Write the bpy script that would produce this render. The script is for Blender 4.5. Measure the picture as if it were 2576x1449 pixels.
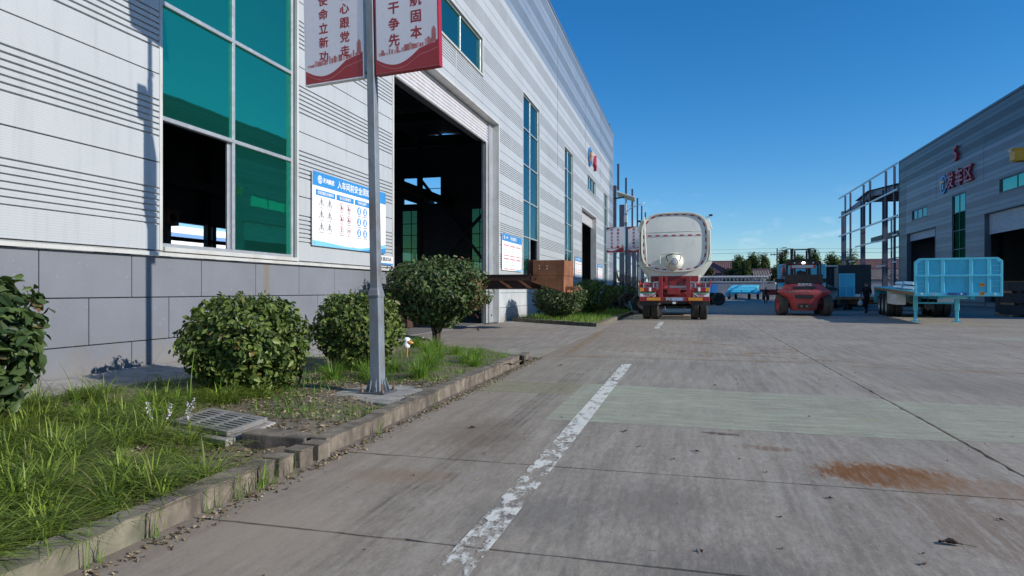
import bpy, bmesh, math, random
import numpy as np
from mathutils import Vector, Matrix
R = math.radians
PI = math.pi
rnd = random.Random(7)
scene = bpy.context.scene
for o in list(bpy.data.objects):
    bpy.data.objects.remove(o)
COL = scene.collection

# ------------------------------------------------------------------ camera
cam = bpy.data.cameras.new('camera')
cam.lens = 36 * 1650 / 2576
cam.sensor_width = 36
cam.shift_y = 6.5 / 2576
cam.clip_start = 0.05
cam.clip_end = 3000
camo = bpy.data.objects.new('camera', cam)
COL.objects.link(camo)
camo.location = (0, 0, 1.15)
camo.rotation_euler = (R(90), 0, math.atan(446 / 1650))
scene.camera = camo
# ------------------------------------------------------------------ light
SUN_EL = R(24)
SUN_DIR = Vector((math.cos(R(10)) * math.cos(SUN_EL), -math.sin(R(10)) * math.cos(SUN_EL), math.sin(SUN_EL)))
sun = bpy.data.lights.new('sun', 'SUN')
sun.energy = 5.0
sun.angle = R(0.53)
sun.color = (1.0, 0.93, 0.83)
suno = bpy.data.objects.new('sun', sun)
COL.objects.link(suno)
suno.rotation_euler = SUN_DIR.to_track_quat('Z', 'Y').to_euler()
suno.location = (60, -10, 40)
world = bpy.data.worlds.new('World')
scene.world = world
world.use_nodes = True
wn, wl = world.node_tree.nodes, world.node_tree.links
bg = wn['Background']
sky = wn.new('ShaderNodeTexSky')
sky.sky_type = 'NISHITA'
sky.sun_disc = False
sky.sun_elevation = SUN_EL
sky.sun_rotation = math.atan2(SUN_DIR.x, SUN_DIR.y)
sky.air_density = 1.0
sky.dust_density = 0.1
sky.ozone_density = 6.0
# a few small fair-weather clouds low over the horizon
tc = wn.new('ShaderNodeTexCoord')
mp = wn.new('ShaderNodeMapping')
mp.inputs['Scale'].default_value = (7, 7, 20)
mp.inputs['Location'].default_value = (3.1, 0.4, 0.7)
nz = wn.new('ShaderNodeTexNoise')
nz.inputs['Scale'].default_value = 1.3
nz.inputs['Detail'].default_value = 7
nz.inputs['Roughness'].default_value = .6
cr = wn.new('ShaderNodeValToRGB')
cr.color_ramp.elements[0].position = .57
cr.color_ramp.elements[1].position = .74
sx = wn.new('ShaderNodeSeparateXYZ')
hr = wn.new('ShaderNodeValToRGB')
e = hr.color_ramp.elements
e[0].position = 0.0
e[0].color = (.55, .55, .55, 1)
e[1].position = .15
e[1].color = (0, 0, 0, 1)
m2 = e.new(.07)
m2.color = (.5, .5, .5, 1)
mu = wn.new('ShaderNodeMath')
mu.operation = 'MULTIPLY'
mix = wn.new('ShaderNodeMixRGB')
mix.inputs[2].default_value = (5.6, 6.2, 7.0, 1)
wl.new(tc.outputs['Generated'], mp.inputs[0])
wl.new(mp.outputs[0], nz.inputs[0])
wl.new(nz.outputs[0], cr.inputs[0])
wl.new(tc.outputs['Generated'], sx.inputs[0])
wl.new(sx.outputs[2], hr.inputs[0])
wl.new(cr.outputs[0], mu.inputs[0])
wl.new(hr.outputs[0], mu.inputs[1])
wl.new(mu.outputs[0], mix.inputs[0])
hs = wn.new('ShaderNodeHueSaturation')
hs.inputs['Saturation'].default_value = 1.22
wl.new(sky.outputs[0], hs.inputs['Color'])
wl.new(hs.outputs[0], mix.inputs[1])
wl.new(mix.outputs[0], bg.inputs[0])
bg.inputs[1].default_value = 0.138
scene.view_settings.view_transform = 'Standard'
scene.view_settings.look = 'None'
scene.view_settings.exposure = 0.15
scene.view_settings.gamma = 1.0
scene.view_settings.use_curve_mapping = False
scene.cycles.max_bounces = 8
scene.cycles.transparent_max_bounces = 16


# ------------------------------------------------------------------ helpers
class NB:
    """small node-tree writer for procedural materials"""
    def __init__(s, name):
        s.m = bpy.data.materials.new(name)
        s.m.use_nodes = True
        s.t = s.m.node_tree
        s.b = s.t.nodes['Principled BSDF']
        s.out = s.t.nodes['Material Output']

    def n(s, kind, **kw):
        x = s.t.nodes.new('ShaderNode' + kind)
        for k, v in kw.items():
            setattr(x, k, v)
        return x

    def put(s, sock, v):
        if hasattr(v, 'is_output') or hasattr(v, 'links'):
            s.t.links.new(v, sock)
        elif isinstance(v, (tuple, list)):
            sock.default_value = tuple(v) + ((1,) if len(v) == 3 and sock.type == 'RGBA' else ())
        else:
            sock.default_value = v

    def math(s, op, a, b=0.0, clamp=False):
        x = s.n('Math', operation=op, use_clamp=clamp)
        s.put(x.inputs[0], a)
        s.put(x.inputs[1], b)
        return x.outputs[0]

    def mix(s, f, a, b, mode='MIX'):
        x = s.n('MixRGB', blend_type=mode)
        s.put(x.inputs[0], f)
        s.put(x.inputs[1], a)
        s.put(x.inputs[2], b)
        return x.outputs[0]

    def co(s, kind='Object', scale=(1, 1, 1), loc=(0, 0, 0), rot=(0, 0, 0)):
        if kind == 'World':
            g = s.n('NewGeometry').outputs['Position']
        else:
            g = s.n('TexCoord').outputs[kind]
        m = s.n('Mapping')
        m.inputs['Scale'].default_value = scale
        m.inputs['Location'].default_value = loc
        m.inputs['Rotation'].default_value = rot
        s.t.links.new(g, m.inputs[0])
        return m.outputs[0]

    def noise(s, vec, scale, detail=4, rough=.55, dist=0):
        x = s.n('TexNoise')
        s.t.links.new(vec, x.inputs['Vector'])
        x.inputs['Scale'].default_value = scale
        x.inputs['Detail'].default_value = detail
        x.inputs['Roughness'].default_value = rough
        x.inputs['Distortion'].default_value = dist
        return x.outputs[0]

    def ramp(s, f, *stops):
        x = s.n('ValToRGB')
        e = x.color_ramp.elements
        while len(e) < len(stops):
            e.new(.5)
        for k, (p, c) in enumerate(stops):
            e[k].position = p
            e[k].color = (c, c, c, 1) if not isinstance(c, (tuple, list)) else tuple(c) + (1,)
        s.put(x.inputs[0], f)
        return x.outputs[0]

    def bump(s, h, strength=.3, dist=.01):
        x = s.n('Bump')
        x.inputs['Strength'].default_value = strength
        x.inputs['Distance'].default_value = dist
        s.put(x.inputs['Height'], h)
        s.t.links.new(x.outputs[0], s.b.inputs['Normal'])

    def set(s, **kw):
        for k, v in kw.items():
            s.put(s.b.inputs[{'col': 'Base Color', 'rough': 'Roughness', 'metal': 'Metallic', 'spec': 'Specular IOR Level',
                              'coat': 'Coat Weight', 'trans': 'Transmission Weight'}[k]], v)
        return s.m


def pm(name, col, rough=.5, metal=0.0, var=.12, vs=2.0, dirt=None, bump=0, bs=60, spec=.5, rvar=.12):
    """painted / plain surface with uneven tone, optional dirt patches (colour, amount, scale) and fine bump"""
    b = NB(name)
    v = b.co('World')
    n1 = b.noise(v, vs, 5)
    c = b.mix(b.ramp(n1, (.3, 0), (.7, 1)), tuple(x * (1 - var) for x in col), tuple(min(1, x * (1 + var)) for x in col))
    if dirt:
        n2 = b.noise(b.co('World', (1, 1, .45)), dirt[2], 7, .65)
        a = 1 - dirt[1]
        c = b.mix(b.ramp(n2, (max(0, a - .22), 0), (min(1, a + .12), 1)), c, dirt[0])
    n3 = b.noise(v, vs * 6, 4)
    rg = b.ramp(n3, (.3, max(.05, rough - rvar)), (.7, min(1, rough + rvar)))
    if bump:
        b.bump(b.noise(v, bs, 5), bump, .006)
    return b.set(col=c, rough=rg, metal=metal, spec=spec)


class MB:
    """collects shapes; build() links them as ONE mesh object"""
    def __init__(s):
        s.v, s.f = [], []

    def add(s, vs, fs):
        k = len(s.v)
        s.v += [tuple(p) for p in vs]
        s.f += [tuple(i + k for i in q) for q in fs]
        return s

    def box(s, x0, x1, y0, y1, z0, z1):
        return s.add([(x0, y0, z0), (x1, y0, z0), (x1, y1, z0), (x0, y1, z0), (x0, y0, z1), (x1, y0, z1), (x1, y1, z1), (x0, y1, z1)],
                     [(3, 2, 1, 0), (4, 5, 6, 7), (0, 1, 5, 4), (1, 2, 6, 5), (2, 3, 7, 6), (3, 0, 4, 7)])

    def quad(s, *p):
        return s.add(p, [tuple(range(len(p)))])

    def bar(s, a, b, w, h=None, up=(0, 0, 1)):
        a, b = Vector(a), Vector(b)
        h = h or w
        d = (b - a).normalized()
        u = Vector(up)
        if abs(d.dot(u)) > .98:
            u = Vector((0, 1, 0))
        x = d.cross(u).normalized() * (w / 2)
        y = x.cross(d).normalized() * (h / 2)
        vs = [p + q for p in (a, b) for q in (-x - y, x - y, x + y, -x + y)]
        return s.add(vs, [(3, 2, 1, 0), (4, 5, 6, 7), (0, 1, 5, 4), (1, 2, 6, 5), (2, 3, 7, 6), (3, 0, 4, 7)])

    def tube(s, pts, r, n=10, cap=True):
        pts = [Vector(p) for p in pts]
        rs = r if isinstance(r, (list, tuple)) else [r] * len(pts)
        rings = []
        u = None
        for i, p in enumerate(pts):
            d = (pts[min(i + 1, len(pts) - 1)] - pts[max(i - 1, 0)]).normalized()
            if u is None:
                u = d.orthogonal().normalized()
            u = (u - d * u.dot(d)).normalized()
            w = d.cross(u)
            rings.append([p + (u * math.cos(2 * PI * k / n) + w * math.sin(2 * PI * k / n)) * rs[i] for k in range(n)])
        vs = [q for g in rings for q in g]
        fs = [(i * n + k, i * n + (k + 1) % n, (i + 1) * n + (k + 1) % n, (i + 1) * n + k) for i in range(len(pts) - 1) for k in range(n)]
        if cap:
            fs += [tuple(range(n - 1, -1, -1)), tuple((len(pts) - 1) * n + k for k in range(n))]
        return s.add(vs, fs)

    def lathe(s, prof, axis='z', c=(0, 0, 0), n=24):
        """prof: list of (radius, height along the axis)"""
        vs, fs = [], []
        for r, h in prof:
            for k in range(n):
                a = 2 * PI * k / n
                p = (r * math.cos(a), r * math.sin(a), h)
                if axis == 'x':
                    p = (p[2], p[0], p[1])
                elif axis == 'y':
                    p = (p[0], p[2], p[1])
                vs.append((p[0] + c[0], p[1] + c[1], p[2] + c[2]))
        for i in range(len(prof) - 1):
            for k in range(n):
                q = (i * n + k, i * n + (k + 1) % n, (i + 1) * n + (k + 1) % n, (i + 1) * n + k)
                fs.append(q if axis != 'y' else q[::-1])
        return s.add(vs, fs)

    def prism(s, poly, a, b, axis='y'):
        """poly in the plane across `axis`, swept from a to b"""
        def P(q, t):
            return {'y': (q[0], t, q[1]), 'x': (t, q[0], q[1]), 'z': (q[0], q[1], t)}[axis]
        n = len(poly)
        vs = [P(q, a) for q in poly] + [P(q, b) for q in poly]
        fs = [tuple(range(n)), tuple(range(2 * n - 1, n - 1, -1))] + [(k, n + k, n + (k + 1) % n, (k + 1) % n) for k in range(n)]
        return s.add(vs, fs)

    def strip(s, prof, x0, x1):
        """open profile of (y, z) points swept along x"""
        n = len(prof)
        return s.add([(x0, y, z) for y, z in prof] + [(x1, y, z) for y, z in prof], [(k, n + k, n + k + 1, k + 1) for k in range(n - 1)])

    def mesh(s, name, fix=True):
        me = bpy.data.meshes.new(name)
        me.from_pydata(s.v, [], s.f)
        if fix:
            bm = bmesh.new()
            bm.from_mesh(me)
            bmesh.ops.recalc_face_normals(bm, faces=bm.faces)
            bm.to_mesh(me)
            bm.free()
        return me

    def build(s, name, mat, parent=None, bevel=0, smooth=False, fix=True, loc=None, seg=1):
        return link(s.mesh(name, fix), name, mat, parent, bevel, smooth, loc, seg)


def link(me, name, mat, parent=None, bevel=0, smooth=False, loc=None, seg=1):
    o = bpy.data.objects.new(name, me)
    COL.objects.link(o)
    if mat and not len(me.materials):
        me.materials.append(mat)
    if parent:
        o.parent = parent
    if loc:
        o.location = loc
    if smooth:
        me.shade_smooth()
        if smooth != True:
            me.set_sharp_from_angle(angle=R(smooth))
    if bevel:
        m = o.modifiers.new('bevel', 'BEVEL')
        m.width = bevel
        m.segments = seg
        m.limit_method = 'ANGLE'
        m.angle_limit = R(40)
    return o


def tag(o, label=None, cat=None, group=None, kind=None):
    if label:
        o['label'] = label
    if cat:
        o['category'] = cat
    if group:
        o['group'] = group
    if kind:
        o['kind'] = kind
    return o


def thing(name, label, cat, loc=(0, 0, 0), rz=0, group=None):
    o = bpy.data.objects.new(name, None)
    o.empty_display_size = .2
    COL.objects.link(o)
    o.location = loc
    o.rotation_euler = (0, 0, rz)
    return tag(o, label, cat, group)


def inst(src, parent=None, loc=(0, 0, 0), rot=(0, 0, 0), scale=None):
    c = src.copy()
    COL.objects.link(c)
    c.parent = parent
    c.location = loc
    c.rotation_euler = rot
    if scale:
        c.scale = scale
    return c


def text(s, size, name, mat, parent, loc, off=0.0, ext=0.0, line=1.0, wide=1.0, shear=0, step=.0002):
    """flat or raised lettering standing upright, facing local -y; `off` thickens the strokes"""
    cu = bpy.data.curves.new('t', 'FONT')
    cu.body = s
    cu.size = size
    cu.align_x = 'CENTER'
    cu.align_y = 'CENTER'
    cu.extrude = ext
    cu.space_line = line
    cu.resolution_u = 2
    cu.shear = shear
    t = bpy.data.objects.new('t', cu)
    COL.objects.link(t)
    dg = bpy.context.evaluated_depsgraph_get()
    me = bpy.data.meshes.new_from_object(t.evaluated_get(dg))
    bpy.data.objects.remove(t)
    bpy.data.curves.remove(cu)
    me.materials.clear()
    me.transform(Matrix.Rotation(R(90), 4, 'X') @ Matrix.Diagonal((wide, 1, 1, 1)))
    if off:
        bm = bmesh.new()
        for k, (dx, dz) in enumerate(((0, 0), (1, .3), (-1, -.3), (.3, -1), (-.3, 1))):
            c = me.copy()
            c.transform(Matrix.Translation((dx * off, -k * step, dz * off)))
            bm.from_mesh(c)
            bpy.data.meshes.remove(c)
        bm.to_mesh(me)
        bm.free()
    return link(me, name, mat, parent, loc=loc)


def disc(x, z, r, y=0, n=24, r0=0):
    m = MB()
    o = [(x + r * math.cos(2 * PI * k / n), y, z + r * math.sin(2 * PI * k / n)) for k in range(n)]
    if not r0:
        return m.add(o, [tuple(range(n))])
    i = [(x + r0 * math.cos(2 * PI * k / n), y, z + r0 * math.sin(2 * PI * k / n)) for k in range(n)]
    return m.add(o + i, [(k, (k + 1) % n, n + (k + 1) % n, n + k) for k in range(n)])


# ------------------------------------------------------------------ materials
M = {}


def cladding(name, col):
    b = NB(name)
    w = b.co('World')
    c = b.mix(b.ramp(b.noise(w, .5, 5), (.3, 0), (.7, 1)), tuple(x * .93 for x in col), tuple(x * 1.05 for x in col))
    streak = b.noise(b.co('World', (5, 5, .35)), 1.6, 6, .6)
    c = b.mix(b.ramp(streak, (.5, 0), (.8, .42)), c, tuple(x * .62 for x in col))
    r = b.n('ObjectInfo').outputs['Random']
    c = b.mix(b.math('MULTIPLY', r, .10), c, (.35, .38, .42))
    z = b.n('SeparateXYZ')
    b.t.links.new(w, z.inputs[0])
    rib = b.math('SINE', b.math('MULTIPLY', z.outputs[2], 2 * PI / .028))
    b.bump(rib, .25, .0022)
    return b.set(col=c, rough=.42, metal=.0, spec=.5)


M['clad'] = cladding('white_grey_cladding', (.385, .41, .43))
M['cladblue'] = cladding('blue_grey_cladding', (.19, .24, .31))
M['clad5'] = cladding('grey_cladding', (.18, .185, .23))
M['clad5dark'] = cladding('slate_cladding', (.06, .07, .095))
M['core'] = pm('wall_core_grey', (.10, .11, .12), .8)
M['trim'] = pm('light_trim_paint', (.46, .47, .46), .45, var=.06, dirt=((.35, .33, .30), .32, 3))
M['trimdark'] = pm('dark_trim_paint', (.12, .14, .17), .5)
M['alu'] = pm('window_aluminium', (.42, .45, .48), .4, .5, var=.08)
M['shutter'] = pm('shutter_white', (.56, .56, .60), .35, var=.06, dirt=((.45, .44, .43), .3, 5))
M['steel'] = pm('blue_grey_steel_paint', (.085, .10, .15), .5, dirt=((.06, .055, .06), .25, 4))
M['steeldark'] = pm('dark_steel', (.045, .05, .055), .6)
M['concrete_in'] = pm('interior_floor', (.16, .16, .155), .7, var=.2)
M['galv'] = pm('galvanised_rail', (.45, .48, .52), .42, .6)


def plinth(name, col, stain):
    b = NB(name)
    w = b.co('World')
    c = b.mix(b.ramp(b.noise(w, 1.2, 6), (.3, 0), (.7, 1)), tuple(x * .88 for x in col), tuple(x * 1.1 for x in col))
    c = b.mix(b.ramp(b.noise(w, 30, 3), (.66, 0), (.72, .35)), c, (.35, .36, .37))
    s = b.n('SeparateXYZ')
    b.t.links.new(w, s.inputs[0])
    foot = b.math('SUBTRACT', b.math('MULTIPLY', b.noise(w, 9, 6, .7), .42), s.outputs[2])
    c = b.mix(b.ramp(foot, (.08, 0), (.1, .85)), c, (.42, .41, .39))
    spl = b.math('SUBTRACT', b.math('MULTIPLY', b.noise(b.co('World', (1, 1, .6)), 3.5, 7, .7), 1.1), s.outputs[2])
    c = b.mix(b.ramp(spl, (.0, 0), (.5, .55)), c, (.19, .165, .135))
    if stain:
        d = b.math('ABSOLUTE', b.math('SUBTRACT', b.math('ADD', s.outputs[1], b.math('MULTIPLY', b.noise(w, 2.5, 3), .06)), stain))
        run = b.math('MULTIPLY', b.ramp(d, (0, .8), (.11, 0)), b.ramp(b.math('SUBTRACT', s.outputs[2], b.math('MULTIPLY', b.noise(w, 6, 4), .3)), (.85, 0), (1.35, 1)))
        c = b.mix(run, c, (.16, .12, .08))
    b.bump(b.noise(w, 90, 4), .3, .003)
    return b.set(col=c, rough=.72)


M['plinth'] = plinth('grey_plinth_render', (.15, .163, .19), 9.3)
M['plinth2'] = plinth('pale_plinth_render', (.40, .43, .45), 0)


def glass(name, tint, refl, clear, graze=(.22, .36, .42)):
    b = NB(name)
    g = b.n('BsdfGlossy')
    lw0 = b.n('LayerWeight')
    lw0.inputs[0].default_value = .5
    b.put(g.inputs['Color'], b.ramp(lw0.outputs['Facing'], (.42, refl), (.74, graze)))
    g.inputs['Roughness'].default_value = .02
    t = b.n('BsdfTransparent')
    t.inputs[0].default_value = tint + (1,)
    d = b.n('BsdfDiffuse')
    d.inputs[0].default_value = tuple(x * .35 for x in tint) + (1,)
    m1, m2 = b.n('MixShader'), b.n('MixShader')
    m1.inputs[0].default_value = clear
    b.t.links.new(d.outputs[0], m1.inputs[1])
    b.t.links.new(t.outputs[0], m1.inputs[2])
    lw = b.n('LayerWeight')
    lw.inputs[0].default_value = .35
    f = b.ramp(lw.outputs['Facing'], (0, .42), (1, .95))
    b.t.links.new(f, m2.inputs[0])
    b.t.links.new(m1.outputs[0], m2.inputs[1])
    b.t.links.new(g.outputs[0], m2.inputs[2])
    v = b.n('Bump')
    v.inputs['Strength'].default_value = .04
    v.inputs['Distance'].default_value = .02
    b.t.links.new(b.noise(b.co('World'), 1.2, 2), v.inputs['Height'])
    b.t.links.new(v.outputs[0], g.inputs['Normal'])
    b.t.links.new(m2.outputs[0], b.out.inputs[0])
    return b.m


M['teal'] = glass('teal_mirror_glass', (.03, .32, .24), (.08, .80, .44), .5)
M['panegreen'] = glass('green_rear_glass', (.45, .62, .42), (.2, .3, .25), .9)
M['cabglass'] = glass('grey_cab_glass', (.5, .55, .55), (.4, .45, .5), .85)


def concrete():
    b = NB('yard_concrete')
    w = b.co('World')
    s = b.n('SeparateXYZ')
    b.t.links.new(w, s.inputs[0])
    X, Y = s.outputs[0], s.outputs[1]
    c = b.mix(b.ramp(b.noise(w, .55, 7, .68), (.32, 0), (.68, 1)), (.245, .212, .172), (.375, .33, .275))
    rr = b.n('ObjectInfo').outputs['Random']
    c = b.mix(b.math('MULTIPLY', rr, .22), c, (.20, .195, .19))
    # broom and tyre scuffs drawn out along the driving direction
    st = b.noise(b.co('World', (6, .55, 1)), 1.4, 7, .65, .4)
    c = b.mix(b.ramp(st, (.42, 0), (.72, .62)), c, (.12, .105, .09))
    fine = b.noise(b.co('World', (16, 5, 1)), 2.2, 8, .75, .2)
    c = b.mix(b.ramp(fine, (.35, .5), (.55, 0)), c, (.12, .113, .105))
    c = b.mix(b.ramp(fine, (.55, 0), (.75, .45)), c, (.42, .40, .37))
    st2 = b.noise(b.co('World', (9, 1.1, 1), (7, 3, 0), (0, 0, R(18))), 1.2, 7, .7, .3)
    c = b.mix(b.ramp(st2, (.48, 0), (.75, .42)), c, (.40, .385, .36))
    st3 = b.noise(b.co('World', (.7, 8, 1)), 1.3, 6, .7, .2)
    c = b.mix(b.ramp(st3, (.58, 0), (.85, .28)), c, (.14, .135, .125))
    c = b.mix(b.ramp(b.noise(w, 26, 6, .8), (.56, 0), (.70, .55)), c, (.09, .083, .075))
    c = b.mix(b.ramp(b.noise(w, 75, 4, .8), (.56, 0), (.70, .5)), c, (.46, .44, .41))
    # brown soil trodden out along the kerb
    near = b.math('ADD', X, b.math('MULTIPLY', b.noise(w, 1.1, 6, .65), 1.9))
    c = b.mix(b.math('MULTIPLY', b.math('GREATER_THAN', X, -2.53), b.ramp(b.math('MULTIPLY', b.math('ADD', near, 2.6), .3), (.18, .72), (.85, 0))), c, (.20, .155, .115))
    edge = b.math('ADD', X, b.math('MULTIPLY', b.noise(w, 4, 6, .7), .5))
    inyard = b.math('MULTIPLY', b.math('GREATER_THAN', X, -2.53), b.math('LESS_THAN', Y, 11.2))
    c = b.mix(b.math('MULTIPLY', inyard, b.ramp(b.math('ADD', edge, 2.3), (0, .75), (.18, 0))), c, (.075, .06, .05))
    # tyre tracks with ribs
    def track(x0, slope, half, rib, dark, amount, lo, hi):
        d = b.math('ABSOLUTE', b.math('SUBTRACT', b.math('SUBTRACT', X, b.math('MULTIPLY', Y, slope)), b.math('ADD', b.math('MULTIPLY', b.noise(w, .5, 2), .12), x0)))
        band = b.ramp(d, (half * .75, 1), (half, 0))
        ribs = b.ramp(b.math('SINE', b.math('MULTIPLY', b.math('ADD', d, b.math('MULTIPLY', b.noise(b.co('World', (1, .4, 1)), 7, 5, .7), .06)), rib)), (.1, .35), (.7, 1))
        span = b.math('MULTIPLY', b.ramp(b.math('MULTIPLY', b.math('SUBTRACT', Y, lo), .5), (0, 0), (1, 1)), b.ramp(b.math('MULTIPLY', b.math('SUBTRACT', hi, Y), .4), (0, 0), (1, 1)))
        f = b.math('MULTIPLY', b.math('MULTIPLY', band, ribs), b.math('MULTIPLY', b.ramp(b.noise(w, 3.2, 7, .75), (.38, 0), (.66, .9)), amount))
        return b.math('MULTIPLY', f, span)
    for a in ((-1.55, .0, .13, 110, (.075, .06, .048), 1.0, 1.5, 11.5), (.35, .06, .16, 100, (.08, .075, .07), .42, 1, 16), (1.1, -.05, .2, 90, (.09, .08, .07), .4, 0, 20),
              (-.35, -.1, .15, 95, (.08, .078, .075), .5, 0, 8), (3.6, .03, .2, 90, (.09, .085, .08), .38, 3, 30), (-.2, .03, .2, 80, (.07, .068, .065), .4, 8, 28)):
        c = b.mix(track(*a[:4], a[4], a[5], a[6], a[7]), c, a[4])
    # rust wash left by wet steel
    def blob(cx, cy, rx, ry, rot, col, amount, c, grit=0):
        v = b.co('World', (1 / rx, 1 / ry, 0), (0, 0, 0))
        m = b.n('VectorMath', operation='SUBTRACT')
        b.t.links.new(w, m.inputs[0])
        m.inputs[1].default_value = (cx, cy, 0)
        mp = b.n('Mapping')
        mp.vector_type = 'TEXTURE'
        mp.inputs['Rotation'].default_value = (0, 0, rot)
        mp.inputs['Scale'].default_value = (rx, ry, 1e6)
        b.t.links.new(m.outputs[0], mp.inputs[0])
        ln = b.n('VectorMath', operation='LENGTH')
        b.t.links.new(mp.outputs[0], ln.inputs[0])
        wob = b.math('ADD', ln.outputs['Value'], b.math('MULTIPLY', b.math('SUBTRACT', b.noise(b.co('World', (5, 1.6, 1), (0, 0, 0), (0, 0, rot + R(25))), 4.5, 8, .78), .5), 2.0))
        f = b.ramp(wob, (.35, amount), (.62, amount * .55), (1.0, 0))
        if grit:
            f = b.ramp(wob, (.45, amount), (.66, amount * .8), (.78, amount * .12), (1.1, 0))
            tread = b.noise(b.co('World', (16, 1.5, 1), (0, 0, 0), (0, 0, R(24))), 2.0, 8, .75, .6)
            f = b.math('MULTIPLY', f, b.ramp(tread, (.42, 1 - grit), (.52, 1)))
        return b.mix(f, c, col)
    c = blob(1.20, 4.55, .56, .40, R(-4), (.20, .095, .035), .95, c, .55)
    c = blob(1.15, 4.54, .45, .3, R(-4), (.15, .06, .013), 1.0, c, .6)
    c = blob(1.75, 4.35, .75, .34, R(-6), (.21, .135, .08), .6, c, .7)
    c = blob(1.45, 3.6, .45, .8, R(20), (.17, .12, .085), .6, c, .9)
    c = blob(.25, 5.52, .22, .06, R(-8), (.075, .042, .025), 1.0, c, .5)
    c = blob(.55, 5.1, .3, .1, R(-8), (.15, .085, .045), .7, c, .8)
    c = blob(-1.75, 3.75, .4, .2, R(10), (.19, .115, .06), .5, c)
    c = blob(1.55, 6.5, .16, .09, R(0), (.25, .16, .06), .6, c)
    c = blob(.2, 2.6, .6, .8, R(30), (.10, .095, .088), .6, c)
    c = blob(-.2, 3.6, .5, .5, R(30), (.12, .11, .10), .5, c)
    c = blob(-1.6, 5.0, .5, .9, R(10), (.12, .09, .065), .55, c)
    c = blob(-1.9, 2.7, .5, .7, R(10), (.30, .25, .20), .5, c)
    c = blob(3.5, 9, 1.2, 2.5, R(20), (.15, .14, .13), .4, c)
    c = blob(-.6, 14.5, 1.5, 2.5, R(0), (.26, .20, .15), .4, c)
    c = blob(1.0, 19, 1.0, 4.0, R(0), (.13, .125, .12), .4, c)
    c = blob(-.8, 3.3, .5, .35, R(30), (.12, .115, .11), .5, c)
    b.bump(b.math('ADD', b.math('MULTIPLY', b.noise(w, 45, 6, .7), 1.0), b.math('MULTIPLY', st, .8)), .35, .006)
    return b.set(col=c, rough=b.ramp(st, (.3, .62), (.7, .9)), spec=.35)


M['concrete'] = concrete()
M['soil'] = pm('dry_soil', (.10, .078, .055), .95, var=.35, vs=9, dirt=((.16, .135, .10), .45, 14), bump=.8, bs=40)
M['pave'] = pm('footing_concrete', (.30, .285, .265), .85, var=.2, vs=5, dirt=((.13, .12, .11), .36, 6), bump=.5, bs=50)
M['kerb'] = pm('kerb_concrete', (.215, .18, .14), .9, var=.3, vs=9, dirt=((.075, .062, .05), .48, 7), bump=.6, bs=55)
M['kerbmoss'] = pm('kerb_mossy', (.165, .15, .11), .9, var=.3, vs=9, dirt=((.06, .075, .045), .36, 6), bump=.6, bs=55)


def paint(name, col, cover, scale, stretch=(1, 1, 1), edge=.05, amount=1.0):
    """worn road paint: bare concrete shows where it has flaked"""
    b = NB(name)
    w = b.co('World', stretch)
    n = b.noise(w, scale, 8, .72)
    n2 = b.noise(b.co('World'), .9, 3)
    f = b.math('ADD', n, b.math('MULTIPLY', b.math('SUBTRACT', n2, .5), .35))
    a = b.ramp(f, (1 - cover - edge, 0), (1 - cover + edge, amount))
    c = b.mix(b.noise(w, 6, 4), tuple(x * .8 for x in col), col)
    m = b.set(col=c, rough=.75)
    b.put(b.b.inputs['Alpha'], a)
    return m


M['white_line'] = paint('worn_white_paint', (.62, .62, .58), .56, 13, (1, .5, 1), .06)
M['white_worn'] = paint('flaked_white_paint', (.64, .64, .60), .47, 9, (1, .55, 1), .05)
M['white_faint'] = paint('faded_white_paint', (.55, .55, .52), .36, 9, (1, 1, 1), .06, .7)
M['green_band'] = paint('faded_green_paint', (.50, .54, .42), .58, 3.0, (.6, 2.6, 1), .24, .62)
M['olive_band'] = paint('faded_olive_paint', (.36, .34, .21), .62, 2.5, (1, 2.2, 1), .28, .6)
M['orange_line'] = paint('worn_orange_paint', (.42, .25, .09), .46, 5, (1, 1, 1), .12, .75)


def leafmat(name, dark, light, dead, rough=.38, trans=.25, nd=.04, single=False):
    b = NB(name)
    rnd_i = b.n('ObjectInfo').outputs['Random'] if single else b.n('NewGeometry').outputs['Random Per Island']
    c = b.ramp(rnd_i, (0, dead), (nd, dark), (.55, tuple((p + q) / 2 for p, q in zip(dark, light))), (1, light))
    b.set(col=c, rough=rough, spec=.28)
    t = b.n('BsdfTranslucent')
    b.put(t.inputs[0], b.mix(.5, c, (.18, .26, .03)))
    mx = b.n('MixShader')
    mx.inputs[0].default_value = trans
    b.t.links.new(b.b.outputs[0], mx.inputs[1])
    b.t.links.new(t.outputs[0], mx.inputs[2])
    b.t.links.new(mx.outputs[0], b.out.inputs[0])
    return b.m


M['leaf'] = leafmat('glossy_shrub_leaf', (.022, .046, .010), (.15, .205, .046), (.26, .20, .06), .42, .18)
M['leaf_single'] = leafmat('glossy_shrub_leaf_single', (.022, .046, .010), (.15, .205, .046), (.26, .20, .06), .42, .18, single=True)
M['leafdark'] = leafmat('dark_shrub_leaf', (.017, .038, .013), (.082, .125, .04), (.18, .09, .045), .45, .14)
M['leafdark_single'] = leafmat('dark_shrub_leaf_single', (.017, .038, .013), (.082, .125, .04), (.18, .09, .045), .45, .14, single=True)
M['leafdead'] = leafmat('dead_leaf', (.14, .065, .03), (.26, .14, .07), (.09, .04, .02), .7, .2)
M['grass'] = leafmat('lilyturf_blade', (.035, .08, .010), (.34, .46, .075), (.42, .34, .15), .45, .42, .06)
M['grass2'] = leafmat('fresh_grass_blade', (.045, .11, .012), (.25, .42, .06), (.34, .28, .12), .5, .42, .04)
M['treeleaf'] = leafmat('tree_leaf', (.03, .06, .02), (.11, .17, .045), (.05, .08, .03), .5, .3)
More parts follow.
